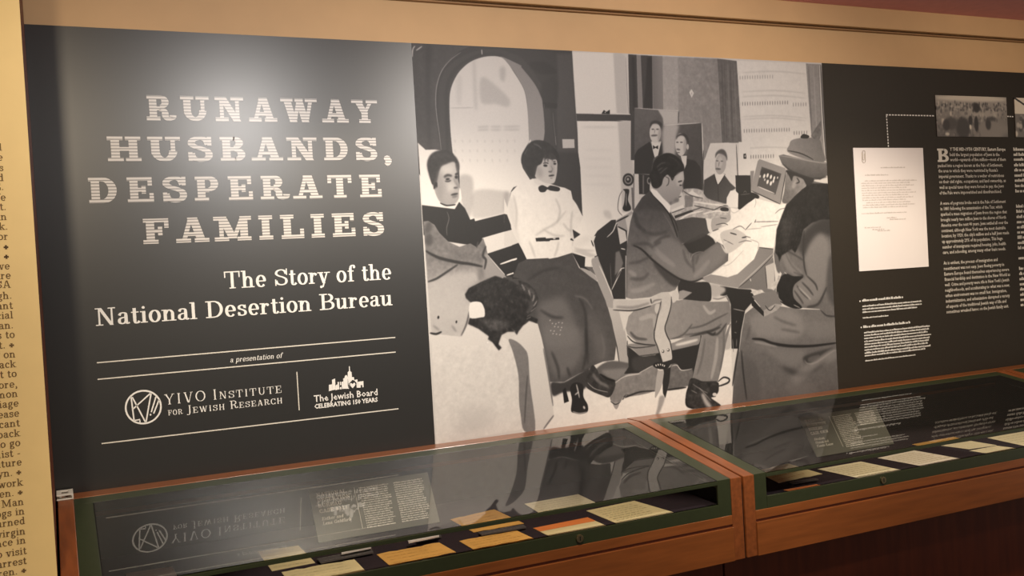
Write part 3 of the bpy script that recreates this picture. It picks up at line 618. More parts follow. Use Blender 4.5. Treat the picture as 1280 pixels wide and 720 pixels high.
p(70, 'b4 372,330 410,240 440,262 470,310 560,345 528,440 470,430 400,400 370,372', blur=.8, tex=8, keep='boot2'); l(150, 5, 'b4 415,290 450,340 520,380', blur=2.5, al=.7, clip='boot2'); l(190, 1.1, 'b4 382,350 430,390 515,412', al=.8)
l(40, 3, 'b4 460,295 510,325 560,340', blur=1)
p(214, 'b2 185,272 90,312 45,360 28,430 18,495 40,560 60,640 90,720 b3 60,100 92,174 230,167 240,172 290,162 386,132 384,50 b2 432,655 436,600 500,632 560,668 b3 520,60 545,150 515,162 470,160 392,128 b3 395,60 b2 590,640 575,680 560,670 520,560 505,510 470,440 440,400 430,352 390,332 355,325', sm=0, keep='blouse', tex=1.5)
p(218, 'b2 436,600 470,590 510,520 560,668 b3 525,60 545,150 500,162 390,125 386,100 400,50', sm=0, keep='sleeve')
for t in ('b2 440,480 430,560 432,650', 'b2 200,640 260,600 330,560 400,480', 'b2 250,600 330,640 390,640', 'b2 60,380 80,480 75,600', 'b2 330,400 360,480 340,560', 'b3 110,60 130,110 150,165', 'b3 300,60 290,110 270,160', 'b3 400,100 440,115 530,120', 'b2 380,560 410,600 440,610'):
    l(176, 2.6, t, blur=2, al=.6, clip='blouse')
p(190, 'b2 20,430 60,400 80,560 110,720 90,720 40,560', blur=5, al=.5, clip='blouse')
p(186, 'b3 392,125 440,110 520,140 545,155 500,165', blur=3, al=.8, clip='sleeve'); p(60, 'b2 440,600 490,632 450,660', sm=0, blur=.8); p(200, 'b3 388,60 480,20 500,60 400,110', blur=4, al=.4)
l(50, 1.5, 'b2 430,660 445,672|b2 560,670 575,710'); e(50, 'b2 432,664,6,6,0')
p(52, 'b3 150,38 215,35 218,42 302,35 303,48 245,52 240,58 155,60', sm=0); p(190, 'b3 262,36 280,35 278,46 264,47', sm=0)
l(95, 1.4, 'b2 440,400 470,440 505,512')
e(196, 'b2 262,222,72,84,-8', blur=.8); p(192, 'b2 200,180 330,150 342,200 335,262 322,300 290,308 262,300 220,276 200,250', blur=.8)
p(206, 'b2 200,270 260,300 300,308 300,322 235,318 195,300', blur=1)
e(140, 'b2 310,205,16,60,-6', blur=4, al=.35)
p(56, 'b2 178,262 150,232 130,195 112,170 112,130 130,90 170,40 222,26 285,45 335,92 358,145 350,190 342,172 332,130 300,110 302,150 290,118 268,150 258,128 240,175 215,192 205,225 196,256', blur=1, tex=6)
l(130, 2, 'b2 190,50 220,62 240,82', blur=1.2, al=.7); l(120, 1.5, 'b2 262,115 268,150|b2 292,112 300,150|b2 130,120 150,80', blur=1, al=.6)
e(150, 'b2 225,230,22,40,-20', blur=5, al=.5); p(70, 'b2 250,125 262,180 270,130 282,175 292,120 312,165 320,125 300,100', sm=0, blur=1.6, al=.7); e(44, 'b2 265,190,13,7,6', blur=1); e(48, 'b2 326,178,9,6,0', blur=1); l(120, 2, 'b2 285,228 300,230 308,222', blur=1); l(100, 1.6, 'b2 250,176 270,172 285,178|b2 315,166 332,162'); l(150, 1.4, 'b2 300,190 312,215 300,226', al=.8); e(66, 'b2 304,254,19,5,-8', blur=1); l(150, 1.2, 'b2 295,272 312,270')
p(44, 'b2 222,328 245,316 270,326 280,330 300,318 355,332 350,354 300,350 278,342 262,358 236,360 224,348', blur=.7)
# --- bench behind the left woman
p(50, 'a2 395,540 425,530 430,548 630,498 660,560 666,602 475,658', sm=0); p(206, 'a2 475,655 668,600 b2 0,555 0,400 a3 720,75 510,132 470,45', sm=0)
p(206, 'a3 475,42 660,-15 720,70 512,132', sm=0, blur=.7); p(52, 'a3 508,140 706,74 b3 40,70 92,174 40,200 0,300 a3 720,300 632,282', sm=0)
l(216, 2.4, 'a3 590,207 650,186 705,165|b3 0,180 30,172'); l(216, 2, 'a3 632,278 675,264|b3 0,266 10,262')
p(200, 'b2 0,618 48,602 75,660 95,690 0,712', sm=0); p(54, 'b2 0,500 18,505 42,570 46,602 0,614', sm=0); p(50, 'b3 0,85 40,70 62,110 92,172 40,180 30,165 0,172', sm=0)
# --- woman at the left in a white scarf and grey shawl
p(208, 'a4 45,0 500,0 560,40 600,200 625,600 80,692 60,300', sm=0, tex=2.5); p(208, 'a3 130,640 340,660 380,600 430,605 520,660 590,720 560,720 a4 300,60 45,60', sm=0)
p(192, 'a4 250,480 420,460 420,600 200,640', blur=14, al=.6)
p(206, 'a4 540,20 b4 0,0 b3 0,660 60,600 110,570 165,590 190,680 b4 100,120 125,250 150,430 165,560 95,650 50,655 20,500 a4 690,400 670,140 620,50', sm=0, g2=200, d='b4 80,0 80,600')
p(138, 'a4 543,22 590,32 640,75 668,130 680,300 715,600 642,608 620,500 610,420 606,250 570,100', blur=.9, tex=2); l(90, 2, 'a4 665,250 655,380 645,560', blur=1.2, al=.7)
l(130, 2.2, 'b4 98,130 130,300 160,500|b4 165,560 135,600 98,650', blur=1)
p(216, 'a2 62,42 112,88 170,86 212,92 140,160 128,210 150,300 190,390 230,440 300,452 335,400 334,330 345,400 325,440 295,472 240,472 205,458 90,442 80,300', sm=0, blur=.7)
p(184, 'a2 195,190 250,160 315,160 325,205 318,262 326,300 334,335 326,360 325,400 305,430 270,446 225,438 195,410 170,350 165,300', blur=.9, keep='face1', g2=168, d='a2 200,200 320,420')
p(66, 'a2 122,175 150,115 212,90 262,98 310,140 327,185 324,225 312,195 300,168 282,165 240,182 215,195 200,225 192,262 185,300 176,340 158,310 135,250', blur=1.8, tex=5)
p(90, 'a2 305,185 325,170 325,230 318,250', blur=1.5, al=.8)
p(150, 'a2 185,240 215,230 225,300 215,380 240,440 200,420 172,350', blur=5, al=.5, clip='face1'); p(140, 'a2 300,250 326,250 330,300 322,330 308,300', blur=3, al=.5, clip='face1'); p(206, 'a2 210,200 280,185 300,230 240,250', blur=6, al=.6, clip='face1'); p(204, 'a2 250,310 295,300 300,340 260,360', blur=5, al=.6, clip='face1')
l(84, 3, 'a2 230,266 252,252 282,256', blur=1.6); e(50, 'a2 254,277,13,7,-8', blur=1.3); l(70, 1.4, 'a2 236,290 258,292 276,284', blur=1); e(48, 'a2 309,264,9,10,0', blur=1.2); l(70, 2.6, 'a2 302,248 322,240', blur=1); e(84, 'a2 306,332,14,5,-8', blur=1.2)
l(140, 2.5, 'a2 292,270 305,300 325,325 300,335', blur=1.5, al=.6); e(70, 'a2 298,374,24,6,-12', blur=1.2); e(120, 'a2 300,388,18,5,-12', blur=1.5); l(140, 1.6, 'a2 285,395 308,390', blur=1); e(150, 'a2 215,350,26,50,10', blur=6, al=.35, clip='face1')
l(88, 2, 'a2 150,150 190,120 250,115', blur=3, al=.7); l(96, 2.5, 'a2 200,140 250,125 300,150', blur=3, al=.6); l(40, 2, 'a2 165,340 180,300 184,330', blur=1)
l(214, 2, 'a2 332,335 334,390 318,432'); l(60, 1.8, 'a2 205,430 250,447 305,440'); p(216, 'a2 232,455 295,452 285,472 240,474', blur=.6)
p(48, 'a2 88,444 200,458 300,470 328,424 365,465 400,540 440,580 474,630 478,680 440,720 a3 380,80 250,60 180,0 100,20', sm=0, blur=.8)
l(150, 1.4, 'a2 250,485 262,530 248,590 250,640', al=.6)
p(132, 'a2 98,548 130,545 170,570 200,620 260,680 330,712 a3 400,72 440,96 462,70 482,38 500,90 512,150 560,210 632,290 560,290 470,315 390,355 368,395 395,450 395,540 370,600 335,672 230,660 150,650 125,330 103,0', sm=0, keep='shawl', g2=196, d='a3 250,150 230,480', tex=5)
p(186, 'a3 130,340 300,260 470,250 460,310 380,360 370,400 390,470 380,590 335,668 145,650', blur=7, al=.8, clip='shawl')
p(160, 'a3 505,130 560,210 632,290 500,300 480,240', blur=2, clip='shawl')
l(66, 3.6, 'a3 112,120 160,148 220,172 330,196 400,205 478,222', blur=1.3, clip='shawl'); l(76, 2.6, 'a3 126,320 180,300 240,262 320,208', blur=1.2, clip='shawl')
l(80, 3, 'a3 500,90 480,150 500,180 490,240', blur=1.2); l(90, 2, 'a3 440,100 450,60', blur=1)
e(80, 'a3 135,50,24,40,0', blur=3, al=.6, clip='shawl'); e(90, 'a2 130,590,22,40,20', blur=3, al=.7, clip='shawl'); e(112, 'a3 465,270,22,40,0', blur=4, al=.5, clip='shawl')
e(50, 'a3 194,548,6,10,10', blur=.7); e(50, 'a3 310,577,5,9,10', blur=.7); l(60, 2.4, 'a3 140,648 180,655 215,640', blur=.9); l(110, 2, 'a3 340,668 375,590 395,500', blur=1.2); l(150, 2, 'a3 160,600 200,630|a3 280,600 310,640', blur=2)
p(58, 'a3 366,400 390,360 470,318 560,282 640,305 720,345 b3 40,310 100,330 150,375 168,430 150,490 105,535 165,560 160,585 110,570 70,600 40,640 30,660 0,620 a3 690,640 640,640 600,660 580,720 a4 498,75 480,92 440,40 410,20 a3 520,670 450,620 385,590 395,552 480,545 492,500 465,455 400,450 372,425', sm=0, blur=1.4, tex=9, keep='fur')
for i in range(110):
    x = 400 + (i * 97) % 420; y = 300 + (i * 61) % 360; l(112 if i % 3 else 34, 1.6, 'a3 %d,%d %d,%d' % (x, y, x + 14 - (i % 5) * 6, y + 14), blur=1.1, al=.4, clip='fur')
p(130, 'b3 20,330 110,350 160,420 140,500 90,520 120,430 70,370', blur=4, al=.5, tex=14, clip='fur')
for i in range(90):
    a = i / 90; x = 30 + 125 * math.sin(a * 2.6) + (i * 37) % 26 - 13; y = 315 + 240 * a; l(168 if i % 2 else 60, 1.3, 'b3 %.0f,%.0f %.0f,%.0f' % (x, y, x - 9, y + 9), blur=.8, al=.55, clip='fur')
p(118, 'a3 480,570 560,560 650,590 600,630 520,620', blur=4, al=.6, tex=14, clip='fur')
p(216, 'a3 398,458 465,450 490,495 492,540 470,548 398,550', blur=.8); l(225, 1.5, 'a4 405,38 412,44')
# --- clerk at the desk
p(178, 'c3 605,335 690,350 700,385 625,420', blur=3); l(150, 2, 'c3 620,425 660,430 710,412', blur=1); p(60, 'c3 410,305 490,322 580,320 605,340 612,380 608,440 560,445 440,437 400,380', blur=.9)
p(156, 'c3 62,620 80,540 130,490 250,460 350,430 400,440 440,432 560,445 620,448 720,445 d3 30,380 55,400 64,470 62,540 30,620 d4 40,120 c4 690,20 655,150 628,300 604,392 520,398 442,372 470,240 502,95 400,112 c4 300,125 c4 210,162 90,150 20,90', sm=0, keep='trou', g2=140, d='c3 200,500 640,700', tex=2)
for t, g, w in (('c3 470,620 560,600 640,560 720,520', 90, 2.4), ('c3 440,660 540,650 620,630 680,590', 100, 3), ('c4 420,110 500,85 560,70 620,45', 70, 4), ('c4 540,80 600,90 660,20', 70, 3), ('c4 520,120 500,250 470,350', 118, 4), ('c4 600,110 590,240 560,380', 172, 6), ('c3 350,690 430,660 490,590', 84, 2),
                ('c3 90,640 130,680 200,690', 90, 4), ('c3 560,470 600,520 640,500', 178, 5), ('c3 150,560 240,540 250,620', 176, 7), ('c4 640,60 640,200 615,330', 118, 4), ('c3 580,640 620,660 640,640', 60, 3)): l(g, w, t, blur=1.5, al=.75, clip='trou')
l(60, 1.6, 'c4 20,100 60,140 130,156 205,160', blur=.8); l(60, 1.4, 'c4 442,374 500,396 604,393')
p(66, 'c4 435,372 520,398 602,398 604,450 575,450 590,490 560,500 620,545 600,560 500,566 450,570 405,548 396,490 410,430', blur=.8, tex=10, keep='shoe')
l(200, 7, 'c4 500,470 530,530 560,560', blur=3, al=.8, clip='shoe'); l(150, 1.6, 'c4 440,410 500,450 540,470|c4 430,450 470,470|c4 480,430 560,520', al=.7, clip='shoe'); l(40, 3, 'c4 398,500 405,548 450,568', blur=1)
e(60, 'c4 580,450,28,34,20', blur=1); e(200, 'c4 582,478,14,12,0', blur=1); l(70, 2.6, 'c4 605,395 640,368 675,378 670,400 630,418 600,425')
# jacket
p(98, 'c2 222,296 165,345 112,428 92,500 76,600 66,700 c3 62,250 62,420 100,430 220,418 290,388 345,384 380,372 395,345 415,308 490,320 560,290 612,265 720,185 722,130 690,85 650,62 600,100 540,130 500,140 470,125 440,70 c2 420,640 470,640 560,600 612,560 590,540 578,478 490,470 385,492 350,440 300,380', sm=0, keep='jack', g2=146, d='c2 300,380 c3 200,420', tex=2.5)
p(60, 'c3 432,75 470,50 560,5 c2 600,590 625,610 c3 640,72 600,100 560,126 500,142 470,130', sm=0, blur=1)
p(88, 'c2 385,490 490,470 578,480 600,560 560,600 440,640 400,600', blur=3, clip='jack', al=.85)
p(142, 'c3 230,170 200,90 260,20 380,50 470,150 500,190 560,140 650,70 715,120 680,190 600,255 490,316 400,280', blur=5, al=.8, clip='jack')
p(74, 'c2 170,345 222,300 300,380 345,440 300,430 200,420 130,430', blur=5, al=.55, clip='jack')
l(50, 3, 'c3 110,85 165,112 230,175 290,225 350,268 415,305 490,320 560,294', blur=1.2); p(74, 'c3 240,190 340,262 410,310 390,350 340,330 270,250', blur=3, al=.8, clip='jack')
l(46, 2, 'c2 222,310 290,385 340,448 370,520 395,600', blur=.8); l(60, 1.6, 'c2 345,452 380,500 400,560', blur=.8); l(140, 1.5, 'c2 300,440 350,520 385,600', blur=1, al=.5)
for t, g, w in (('c2 120,440 140,520 190,560', 70, 6), ('c2 170,560 250,580 330,560', 84, 5), ('c2 240,640 300,600 350,590', 76, 4), ('c2 100,650 200,640 260,690', 84, 5), ('c3 80,200 150,190 230,150', 84, 4), ('c3 90,300 170,300 210,260', 88, 5), ('c3 90,380 160,370 250,330', 172, 7), ('c3 430,110 450,180 490,230', 92, 4),
                ('c3 490,140 495,200 500,260', 88, 4), ('c3 530,150 510,210', 88, 3), ('c3 80,250 130,280', 170, 6), ('c3 600,180 560,230 500,290', 160, 7), ('c3 240,100 300,160 380,220', 165, 8), ('c3 240,90 290,60', 80, 4), ('c3 64,180 64,300 66,420', 70, 2)): l(g, w, t, blur=2.4, al=.55, clip='jack')
l(150, 1.2, 'c3 470,130 480,180 492,145 530,128 560,128', blur=.8); l(200, 1, 'c3 62,180 63,380', al=.6)
p(214, 'c2 580,492 575,478 618,486 610,520 622,560 600,566 588,540', blur=.7)
p(176, 'c2 615,485 660,470 720,455 d2 20,450 60,470 62,500 40,520 0,530 c2 680,525 620,560', blur=.9); l(96, 1.3, 'c2 640,520 690,510 720,520|d2 0,490 40,495|c2 620,560 660,545', al=.9)
p(196, 'd2 0,590 50,562 100,560 150,590 160,620 130,650 70,695 30,700 0,640 c3 700,110', blur=1); l(70, 1.6, 'd2 60,580 100,592|d2 130,610 158,605', blur=.7); l(120, 1.3, 'd2 20,620 80,650|d2 75,560 120,540 150,560|d2 110,640 150,628 190,632|d2 150,600 185,610', al=.8); l(70, 1.2, 'd2 150,565 190,520', al=.7)
p(212, 'c3 690,85 720,60 d2 20,640 60,720 50,740 d3 60,130 c3 725,135', blur=1, al=.7)
# shirt collar, head
p(222, 'c2 220,300 232,284 262,295 330,350 350,385 345,446 300,390 240,330', sm=0, blur=.6)
p(180, 'c2 232,284 245,240 300,215 380,205 432,168 438,225 425,262 432,290 418,310 408,330 404,352 398,372 350,392 300,345 262,300', sm=0, blur=.9, g2=158, d='c2 330,220 370,380')
p(206, 'c2 385,215 425,185 434,225 420,260 395,270', blur=3, al=.5); p(112, 'c2 345,370 400,372 404,352 380,350 350,392', blur=2, al=.5)
p(48, 'c2 222,232 212,205 232,160 240,120 272,80 325,58 372,68 412,100 435,135 438,166 425,175 400,180 378,205 362,235 350,215 342,200 320,202 302,225 292,262 262,285 232,272', blur=1, tex=5, keep='hair')
l(130, 2, 'c2 262,150 290,125 320,120|c2 270,170 300,150|c2 280,190 310,165 330,150', blur=1.2, al=.6, clip='hair'); l(96, 1.5, 'c2 340,80 380,100 410,135', blur=1, al=.5, clip='hair')
e(178, 'c2 327,236,17,40,4', blur=.8); l(104, 1.5, 'c2 318,210 338,222 336,255 322,270', blur=.8); l(96, 1.5, 'c2 355,222 375,215'); l(84, 2, 'c2 398,244 425,236', blur=.8); e(70, 'c2 415,265,9,4,0', blur=.8); l(110, 1.4, 'c2 402,342 420,335', blur=.6); l(120, 1.2, 'c2 432,290 425,312', blur=.6)
# chair arm in front of the clerk
p(190, 'c3 -20,436 110,436 215,432 222,425 290,388 332,384 356,415 352,480 330,560 316,615 325,660 345,700 c4 300,150 312,252 248,272 215,172 195,110 200,40 c3 248,640 262,560 290,490 295,435 228,470 110,502 -20,500', sm=0, blur=.6, tex=1.5, keep='arm')
l(60, 1.5, 'c3 356,415 352,480 330,560 314,615 325,660 345,700 c4 298,150 310,252 248,272|c3 -20,500 110,504 225,474|c3 290,440 262,560 246,640 c4 195,60 195,120 215,172 248,272', blur=.7)
l(140, 4, 'c3 0,480 110,485 215,455', blur=2, al=.7, clip='arm'); l(90, 2, 'c3 222,428 228,460', blur=.8); l(140, 2, 'c3 230,460 250,440 295,432', blur=1); e(70, 'c4 250,201,8,9,0'); e(225, 'c4 248,199,5,5,0', blur=.4); e(70, 'c4 284,192,8,9,0'); e(225, 'c4 282,190,5,5,0', blur=.4)
p(190, 'c3 255,465 280,462 275,500 262,525 248,500', blur=.8)
p(196, 'c3 360,400 385,375 400,395 396,430 365,455', blur=.8); p(160, 'c3 405,380 430,372 490,388 430,432 402,434', sm=0, blur=.8)
# --- woman at the right: skirt, coat, fur, hat
p(128, 'd3 115,720 130,600 150,490 200,450 370,446 460,462 600,465 700,500 d4 680,300 680,490 68,565 75,455 100,250', sm=0, keep='sk2', g2=112, d='d4 300,80 300,520', tex=2.5)
for t, g, b, al in (('d4 180,60 400,30 480,120 440,190 300,200 200,180', 156, 9, .6), ('d4 200,225 360,250 480,260 460,330 380,350 250,260', 138, 8, .7), ('d4 120,300 200,340 220,520 90,540', 100, 8, .6), ('d4 480,90 640,110 650,180 520,190', 140, 7, .6), ('d4 350,350 480,380 600,310 560,360 460,410 380,380', 72, 5, .8), ('d4 490,330 620,260 660,270 640,320 560,350 450,440 400,420', 150, 6, .6), ('d4 480,290 650,240 600,265 510,330 475,325', 76, 3, .9), ('d4 380,430 500,440 560,500 400,520', 130, 8, .5), ('d4 500,300 560,285 540,320 500,325', 130, 2, .6)):
    p(g, t, blur=b, al=al, clip='sk2')
l(48, 4, 'd4 180,195 240,200 300,222 400,236 520,235 655,218', blur=1.3, clip='sk2'); l(170, 3, 'd4 190,212 260,225 320,238', blur=2, al=.6, clip='sk2')
l(60, 2.4, 'd4 120,260 130,380 150,540', blur=1.5, clip='sk2'); l(60, 2.6, 'd4 105,240 88,340 70,460', blur=1.2); l(160, 2.4, 'd4 475,315 495,335 545,325 640,262 660,275', blur=1.5, al=.7, clip='sk2')
l(92, 3, 'd4 300,70 360,100 430,120|d4 340,140 450,160|d4 170,120 150,200', blur=3, al=.6, clip='sk2'); l(84, 3, 'd3 600,460 640,500 700,505', blur=1.5)
p(124, 'd2 500,300 560,270 650,290 660,400 d3 672,30 690,280 698,500 640,495 600,462 500,455 450,458 360,420 350,300 370,250 330,190 322,130 340,40', sm=0, keep='coat2', tex=2.5)
p(146, 'd3 505,20 560,-20 640,40 655,160 640,300 600,400 560,420 500,440 450,400 440,340 480,290 520,260 505,140', blur=6, al=.75, clip='coat2'); p(84, 'd3 655,150 690,200 695,440 640,350', blur=5, al=.6, clip='coat2')
for t, g, w in (('d3 505,-10 498,80 505,200 520,262', 60, 3), ('d3 520,262 570,310 585,350', 66, 3), ('d3 460,320 490,360 530,400', 76, 3), ('d3 490,300 530,340 560,380', 76, 3), ('d3 445,350 480,400 500,430', 80, 3), ('d3 390,120 430,200 500,265', 70, 3), ('d3 400,110 470,150 500,170', 84, 3), ('d3 640,330 590,430 520,450', 74, 4), ('d3 470,330 510,370 545,405', 178, 3), ('d3 440,240 500,262', 50, 3)): l(g, w, t, blur=1.6, al=.75, clip='coat2')
p(62, 'd2 480,640 520,560 600,500 668,500 670,600 600,580 540,640 500,720', blur=6, al=.8, clip='coat2'); p(84, 'd3 330,20 400,0 480,0 500,120 440,100 380,140', blur=6, al=.6, clip='coat2')
p(148, 'd3 372,140 400,120 430,180 500,250 450,260 400,220', blur=3, al=.6, clip='coat2')
p(40, 'd2 398,410 440,365 480,330 525,285 645,285 660,380 664,500 610,500 550,520 500,560 480,640 450,700 d3 430,100 370,140 350,190 330,180 d2 335,620 340,560 370,480', sm=0, blur=1.5, tex=7, keep='fur2')
for i in range(60): x = 345 + (i * 53) % 150; y = 440 + (i * 71) % 260; l(92, 1.5, 'd2 %d,%d %d,%d' % (x, y, x - 8, y + 16), blur=1.2, al=.45, clip='fur2')
p(96, 'd2 360,520 420,470 440,560 380,680', blur=6, al=.45, clip='fur2', tex=8)
p(118, 'd3 325,130 350,150 360,240 340,230', blur=1.5)
p(44, 'd3 340,330 365,270 400,250 440,265 500,268 450,310 436,350 445,400 492,452 440,458 370,425 345,390', blur=1, tex=4); l(200, 1.3, 'd3 345,355 352,395 375,420|d3 385,240 400,252|d3 440,435 480,455', al=.8)
p(186, 'd3 300,320 340,285 350,260 362,275 335,330 320,350', blur=1, tex=8); p(196, 'd3 183,360 215,352 245,345 262,360 240,372 195,368', blur=.8, tex=8)
p(136, 'd3 190,385 250,365 335,352 372,438 300,470 265,475', sm=0); p(48, 'd3 185,388 262,478 262,506 190,440', sm=0); p(168, 'd3 262,470 330,430 372,436 340,470 265,508', sm=0, tex=8); l(60, 1.3, 'd3 270,440 300,470 330,440')
p(150, 'd2 398,225 445,222 520,290 470,335 420,390 398,405 372,392 385,330', blur=.9, g2=120, d='d2 480,270 400,390', tex=4)
p(60, 'd2 395,205 450,215 560,250 545,290 520,295 500,262 470,245 440,240 430,270 415,240', blur=1.3); l(70, 2, 'd2 460,250 475,275 450,285', blur=1); e(176, 'd2 445,290,12,26,20', blur=2, al=.6)
p(150, 'd1 405,575 415,535 430,505 495,490 560,492 600,505 615,560 625,635 500,615', blur=.8, keep='hat', g2=128, d='d1 430,520 600,600', tex=2)
p(48, 'd1 483,490 500,468 535,480 522,494', blur=.6); p(124, 'd1 545,478 575,430 607,385 606,470 595,505 560,495', sm=0, tex=8, blur=.8)
l(66, 1.6, 'd1 407,568 470,580 520,600 560,622', blur=.7)
p(130, 'd1 352,597 380,590 440,605 540,625 645,640 d2 650,165 645,235 600,262 540,250 470,228 410,205 368,160', sm=0, blur=.7, tex=2, g2=100, d='d1 480,620 480,720')
l(176, 1.4, 'd1 355,598 440,610 540,630 643,645', al=.8); l(66, 3, 'd2 372,165 420,205 480,232 560,256 640,245', blur=1.3, al=.7)
p(156, 'd2 226,150 236,138 390,192 396,206 360,408 188,328 186,312', sm=0, blur=.6); p(100, 'd2 250,184 368,226 332,352 222,302', sm=0); p(72, 'd2 258,196 352,228 340,270 250,240', blur=2, al=.8)
for x, y, w in ((265, 240, 14), (285, 236, 14), (305, 245, 14), (325, 252, 12), (345, 250, 8), (285, 275, 14), (305, 284, 14), (320, 270, 12), (240, 242, 8), (268, 262, 8)): e(222, 'd2 %d,%d,%.1f,%d,15' % (x, y, w * .45, w), blur=1)
l(206, 1.6, 'd2 226,302 328,345'); l(70, 1.4, 'd2 396,208 362,406|d2 188,328 360,408'); 
# overall film grain
m.I = m.blur(m.I, .5); m.I = 255 * (np.clip(m.I, 0, 255) / 255) ** 1.46 * 1.01; m.I += m.blur(m.rng.standard_normal(m.I.shape).astype(np.float32), .8) * 3.0

def print_image(name, I, tint=(1.0, .985, .955), tint_dark=(1, .97, .99)):
    h, w = I.shape; g = np.clip(I, 4, 250) / 255; img = bpy.data.images.new(name, w, h); A = np.ones((h, w, 4), np.float32)
    for c in range(3): A[..., c] = g * (tint_dark[c] * (1 - g) + tint[c] * g)
    img.pixels.foreach_set(A[::-1].ravel()); img.update(); img.pack(); return img
def print_mat(name, img, rough=.5, spec=.35, gain=1.0):
    mt = bpy.data.materials.new(name); mt.use_nodes = True; nt = mt.node_tree; b = nt.nodes['Principled BSDF']; t = nt.nodes.new('ShaderNodeTexImage'); t.image = img; t.extension = 'EXTEND'
    hs = nt.nodes.new('ShaderNodeHueSaturation'); hs.inputs['Value'].default_value = gain
    nt.links.new(t.outputs[0], hs.inputs['Color']); nt.links.new(hs.outputs[0], b.inputs['Base Color']); b.inputs['Roughness'].default_value = rough; b.inputs['Specular IOR Level'].default_value = spec; return mt
def print_board(name, x0, x1, z0, z1, m_, th=.006, parent=None, y=0.0):
    """a thin board whose front face carries the print"""
    me = bpy.data.meshes.new(name); V = [(x, yy, z) for yy in (y, y + th) for x, z in ((x0, z0), (x1, z0), (x1, z1), (x0, z1))]
    me.from_pydata(V, [], [(0, 1, 2, 3), (5, 4, 7, 6), (4, 5, 1, 0), (5, 6, 2, 1), (6, 7, 3, 2), (7, 4, 0, 3)]); uv = me.uv_layers.new()
    for lp in me.loops:
        v = me.vertices[lp.vertex_index].co; uv.data[lp.index].uv = ((v.x - x0) / (x1 - x0), (v.z - z0) / (z1 - z0))
    me.materials.append(m_); o = bpy.data.objects.new(name, me); COL.objects.link(o)
    if parent: o.parent = parent; o.matrix_parent_inverse = Matrix.Translation(parent.location).inverted()
    return o
mural = print_board('photo_mural', XS0 + .0005, XS1 - .0005, ZB + ZC, H + ZC, print_mat('mural_print', print_image('mural', m.I), .5, .35))
tag(mural, 'large black and white photograph of three women and a clerk writing at a desk', 'photograph')

# ------------------------------------------------------------------ history panel at the right of the mural
XE = 4.6
hp = empty('history_panel', ((XS1 + XE) / 2, 0, ZC)); tag(hp, 'black history text panel right of the big photograph', 'panel')
MB().box((XS1, 0, -.03 + ZC), (XE, .006, H + ZC)).build('board', M_black2, hp)
def dash(mb, a, b, n, t=.0042):
    A, B = onY(*a), onY(*b)
    for i in range(n):
        P = A + (B - A) * (i / n); Q = A + (B - A) * ((i + .62) / n)
        if abs(A[0] - B[0]) > abs(A[2] - B[2]): mb.box((P[0], -.0007, P[2] - t / 2), (Q[0], 0, P[2] + t / 2))
        else: mb.box((P[0] - t / 2, -.0007, Q[2]), (P[0] + t / 2, 0, P[2]))
mb = MB(); dash(mb, (1107.5, 143.5), (1168.5, 144.8), 17); dash(mb, (1108, 144.5), (1110.5, 185), 11); dash(mb, (1259, 145.5), (1267.5, 145.9), 3)
tag(mb.build('dotted_line', M_white, hp), 'white dotted connecting line')
PAR = ["Y THE MID-19TH CENTURY, Eastern Europe|held the largest population of Jews in the|world\u2014upwards of five million\u2014most of them|packed into a region known as the Pale of Settlement,|the area to which they were restricted by Russia's|imperial government. Thanks to a welter of restrictions|on their civil rights, occupations, and land ownership, as|well as special taxes they were forced to pay, the Jews|of the Pale were impoverished and disenfranchised.",
 "A wave of pogroms broke out in the Pale of Settlement|in 1881 following the assassination of the Tsar, which|sparked a mass migration of Jews from the region that|brought nearly two million Jews to the shores of North|America over the next 40 years. Jews settled all over the|continent, although New York was the most desirable|location; by 1920, the city's million and a half Jews made|up approximately 29% of its population. This huge|number of immigrants required housing, jobs, health|care, and schooling, among many other basic needs.",
 "As is evident, the process of immigration and|resettlement was not easy. Jews fleeing poverty in|Eastern Europe found themselves experiencing severe|financial hardship and destitution in the New World as|well. Crime and poverty were rife in New York's Jewish|neighborhoods, and acculturating to what was a new,|urban environment was no small feat. Immigration,|industrialization, and urbanization disrupted a variety|of aspects of the traditional Jewish way of life and|sometimes wreaked havoc on the Jewish family unit."]
# (first baseline left pixel, last baseline left pixel, right ends per line)
q1 = lambda x, y: (1165 + x / 6.545, 180 + y / 6.545)
q2 = lambda x, y: (1165 + x / 6.26, 285 + y / 6.26)
SPEC = [([q1(145, 57), q1(145, 100), q1(148, 142), q1(48, 192), q1(52, 234), q1(55, 280), q1(57, 325), q1(60, 370), q1(60, 414)], [q1(x, y) for x, y in ((600, 54), (552, 97), (602, 137), (578, 182), (538, 225), (588, 268), (603, 308), (586, 353), (568, 399))]),
        ([q1(66, 500), q1(69, 544), q1(71, 589), q1(72, 634), q1(74, 679), q2(73, 35), q2(76, 77), q2(79, 120), q2(82, 162), q2(84, 204)], [q1(602, 480), q1(575, 525), q1(612, 565), q1(604, 610), q1(620, 652), q2(575, 8), q2(602, 46), q2(552, 90), q2(576, 132), q2(576, 172)]),
        ([q2(90, 288), q2(93, 330), q2(96, 373), q2(98, 415), q2(100, 458), q2(103, 500), q2(106, 542), q2(108, 584), q2(110, 627), q2(113, 668)], [q2(512, 257), q2(563, 296), q2(602, 334), q2(610, 374), q2(602, 416), q2(607, 457), q2(584, 500), q2(608, 540), q2(580, 583), q2(600, 622)])]
ZP = []
for txt, (Ls, Rs) in zip(PAR, SPEC):
    mb = MB()
    for s, a, b in zip(txt.split('|'), Ls, Rs):
        A, B = onY(*a), onY(*b); ZP.append((A[2] + B[2]) / 2)
        sans_on(mb, s, A[0], B[0], (A[2] + B[2]) / 2, .0122, lambda X, Z, d: (X, -.0007, Z), .014 if not s.startswith('Y THE') else .03)
    mb.build('paragraph', M_offw, hp)
